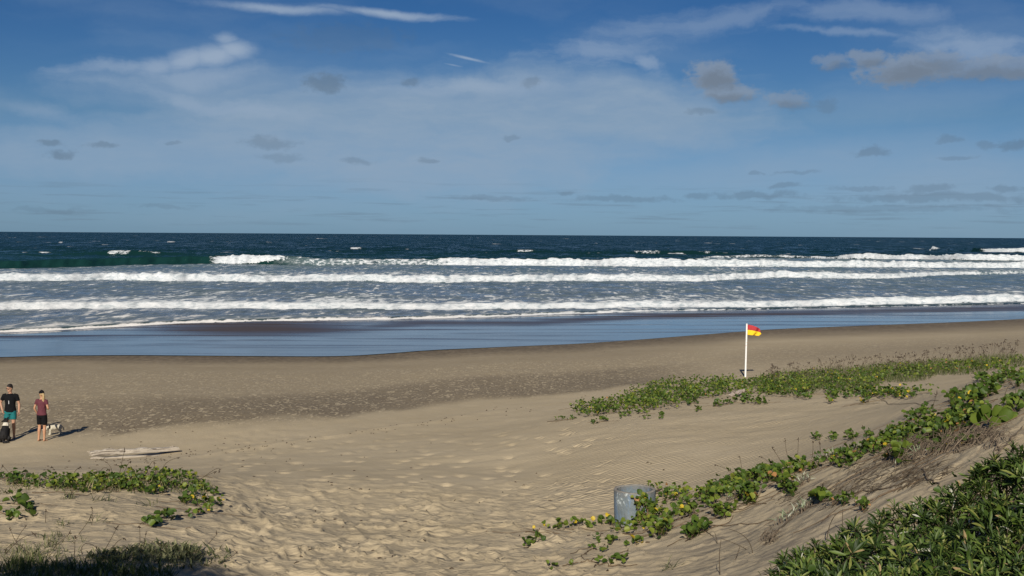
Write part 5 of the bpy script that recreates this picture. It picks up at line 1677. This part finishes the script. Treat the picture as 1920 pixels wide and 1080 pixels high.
# --- the painted concrete ring used as a bin
m_bin, g, b = material('painted_concrete')
oc = g.coord()
oc_s = g.n.new('ShaderNodeSeparateXYZ'); g.l.new(oc, oc_s.inputs[0]); oc_z = oc_s.outputs[2]
n1 = g.noise(oc, 3.0, 5.0, 0.6); n2 = g.noise(g.mapping(oc, (1, 1, .28)), 7.0, 5.0, 0.65); n3 = g.noise(oc, 16.0, 4.0, 0.6)
c = g.mix(g.lin(n1, .3, .7), (.085, .118, .145), (.165, .185, .185))
c = g.mix(g.step(n2, .52, .64, 0, .65), c, (.125, .19, .285))
c = g.mix(g.step(n2, .47, .34, 0, .8), c, (.070, .075, .078))
sz_ = g.n.new('ShaderNodeSeparateXYZ'); g.l.new(oc, sz_.inputs[0])
c = g.mix(g.math('MULTIPLY', g.step(g.math('ADD', sz_.outputs[2], g.math('MULTIPLY', n3, .25)), .60, .75), .6), c, (.15, .135, .115))
c = g.mix(g.math('MULTIPLY', g.step(g.math('ADD', sz_.outputs[2], g.math('MULTIPLY', n3, .3)), .30, .12), .5), c, (.20, .17, .125))
c = g.mix(g.math('MULTIPLY', g.step(n3, .55, .61), g.math('MULTIPLY', g.step(n1, .48, .56, 0, .85), g.step(oc_z, .30, .45))), c, (.40, .45, .46))
g.put(b.inputs['Base Color'], c)
b.inputs['Roughness'].default_value = 0.8
g.put(b.inputs['Normal'], g.bump(n3, .8, .02))
m_rim = simple('bare_concrete', (.20, .185, .16), 0.9, 0.35, 14, .012, 30)
bn = np.array(P(1190, 985, 21.9)); bn[2] = float(hgt(bn[0], bn[1]))
rim_z = P(1190, 916, 21.9)[2] - bn[2]
E = empty('concrete_bin', bn, 'blue-grey painted concrete ring bin half buried in sand and creeper', 'bin')
E.rotation_euler = (R(1.0), R(-1.2), R(20))


def lathe(prof, seg=48, wob=0.004):
    V, F_ = [], []
    for (r, z) in prof:
        for k in range(seg):
            th = 2 * math.pi * k / seg
            rr = r + wob * float(fbm(np.array(math.cos(th) * 3 + z * 4), np.array(math.sin(th) * 3 + z * 2), 2, 3))
            V.append((rr * math.cos(th), rr * math.sin(th), z + wob * .6 * math.sin(th * 5 + r * 9)))
    for i in range(len(prof) - 1):
        for k in range(seg):
            k2 = (k + 1) % seg
            F_.append((i * seg + k, i * seg + k2, (i + 1) * seg + k2, (i + 1) * seg + k))
    return np.array(V), np.array(F_)


V, F_ = lathe([(.335, -.35), (.345, -.05), (.352, .1), (.358, .3), (.360, rim_z - .035), (.358, rim_z - .008)])
link('wall', mesh_from('wall', V, F_, m_bin), E)
V, F_ = lathe([(.358, rim_z - .008), (.352, rim_z), (.330, rim_z + .004), (.310, rim_z + .001), (.302, rim_z - .012)], wob=.006)
link('rim', mesh_from('rim', V, F_, m_rim), E)
V, F_ = lathe([(.302, rim_z - .012), (.300, rim_z - .1), (.296, rim_z - .3), (.29, .0)])
link('lining', mesh_from('lining', V, F_, m_bin), E)
V, F_ = lathe([(.2945, .12), (.2, .15), (.1, .14), (.01, .145)], wob=.03)
link('litter_fill', mesh_from('litter_fill', V, F_, simple('dark_litter', (.05, .045, .04), .95, .5, 30)), E)

# --- the bleached driftwood beam on the beach
m_wood, g, b = material('bleached_wood')
oc = g.coord()
gr = g.noise(g.mapping(oc, (.7, 14, 14)), 2.0, 6.0, 0.65)
gk = g.noise(g.mapping(oc, (.5, 9, 9)), 3.0, 3.0, 0.6)
c = g.mix(g.lin(gr, .3, .7), (.31, .26, .20), (.52, .47, .39))
c = g.mix(g.step(gk, .54, .60, 0, .85), c, (.085, .062, .045))
g.put(b.inputs['Base Color'], c)
b.inputs['Roughness'].default_value = 0.9
g.put(b.inputs['Normal'], g.bump(gr, .8, .02))
A, B_ = np.array(at(168, 860)), np.array(at(332, 848))
cen = (A + B_) / 2; cen[2] = float(hgt(cen[0], cen[1]))
E = empty('driftwood_beam', cen, 'long bleached driftwood beam split lengthwise, lying on the beach below the woman', 'driftwood')
dirv_ = B_ - A; Ln = np.linalg.norm(dirv_[:2]); E.rotation_euler = (0, math.atan2(A[2] - B_[2], Ln), math.atan2(dirv_[1], dirv_[0]))


def plank(x0, x1, y0, z0, wy, wz, taper, seed, n=26, tilt=0.0):
    V, F_ = [], []
    for i in range(n):
        t = i / (n - 1); x = x0 + (x1 - x0) * t
        w_ = wy * (1 - taper * (1 - t) ** 2) * (1 + .3 * float(fbm(np.array(x * 2.2), np.array(seed * 3.1), 2, seed)))
        h_ = wz * (1 - taper * .8 * t) * (1 + .45 * float(fbm(np.array(x * 3.1), np.array(seed * 1.7), 2, seed + 1)))
        cy = y0 + .025 * float(fbm(np.array(x * 1.2), np.array(5.0), 2, seed + 2)); cz = z0 + tilt * t + .012 * float(fbm(np.array(x * 1.5), np.array(8.0), 2, seed + 4))
        for (a, b_) in ((-1, -.75), (-.85, -1), (.85, -1), (1, -.75), (1, .7), (.8, 1), (.1, 1.1), (-.8, 1), (-1, .7)):
            V.append((x + .12 * float(fbm(np.array(a * 3.0), np.array(b_ * 3.0), 2, seed)) * (i in (0, n - 1)), cy + a * w_ / 2, cz + (b_ + 1) * h_ / 2))
    m = 9
    for i in range(n - 1):
        for k in range(m):
            k2 = (k + 1) % m
            F_.append((i * m + k, (i + 1) * m + k, (i + 1) * m + k2, i * m + k2))
    F_.append(tuple(range(m))); F_.append(tuple(reversed(range((n - 1) * m, n * m))))
    return V, F_


for nm, args in (('beam', (-1.36, 1.40, .05, .115, 0.20, .18, .40, 3, 30, -.02)), ('split_plank', (-1.38, .75, -.07, -.03, .16, .11, .6, 9, 22, .0)), ('splinter', (-1.44, -.72, -.22, -.015, .11, .05, .6, 14, 12, .0)),
                 ('knot', (1.22, 1.385, -.02, .11, .13, .13, .3, 21, 8, .0))):
    V, F_ = plank(*args)
    me = bpy.data.meshes.new(nm); me.from_pydata(V, [], F_); me.materials.append(m_wood)
    link(nm, me, E)

# --- grey stump of driftwood in the berm creeper
sp_ = at(1384, 742)
st = [cap((-.22, 0, .06), (.26, .10, .22), .075, .055), cap((-.10, .0, .08), (-.16, -.1, .18), .05, .02), cap((.1, .02, .15), (.02, -.12, .10), .05, .025), cap((-.28, .02, .05), (-.18, .0, .07), .05, .07)]
o = solid('driftwood_stump', st, simple('grey_wood', (.24, .20, .17), .9, .45, 18, .02, 30), 0.012, 1, None, 0.03)
o.location = sp_ - np.array([0, 0, .02])
tag(o, 'short grey driftwood stump lying in the berm creeper below the flag', 'driftwood')

# --- scraps of dark drift and shell along the tide lines
V, F_, n0 = [], [], 0
xs, ys = [], []
for (x0, y0, x1, y1, n, sp_y) in [(0, 892, 480, 838, 90, 5), (480, 838, 1000, 765, 60, 4), (100, 800, 700, 880, 70, 30), (540, 990, 1060, 900, 40, 60), (900, 720, 1200, 700, 20, 30), (1250, 900, 1100, 1060, 26, 40)]:
    t = rng.random(n); xs.append(x0 + (x1 - x0) * t); ys.append(y0 + (y1 - y0) * t + rng.normal(size=n) * sp_y)
G0 = ground(np.concatenate(xs), np.concatenate(ys))
pt = []
for p in G0:
    d = rng.normal(size=3) * [1, 1, .1]; d *= (.015 + .03 * rng.random()) / np.linalg.norm(d)
    pt.append((np.array([p - d, p + [0, 0, .012], p + d]), .010 + .008 * rng.random(), .006))
V, Fc = tubes(pt, 4)
cb = V.mean(0)
o = link('drift_debris', mesh_from('drift_debris', V - cb, Fc, M_SEED)); o.location = cb
tag(o, 'dark scraps of seaweed and bark strewn over the sand', 'debris', None, 'stuff')
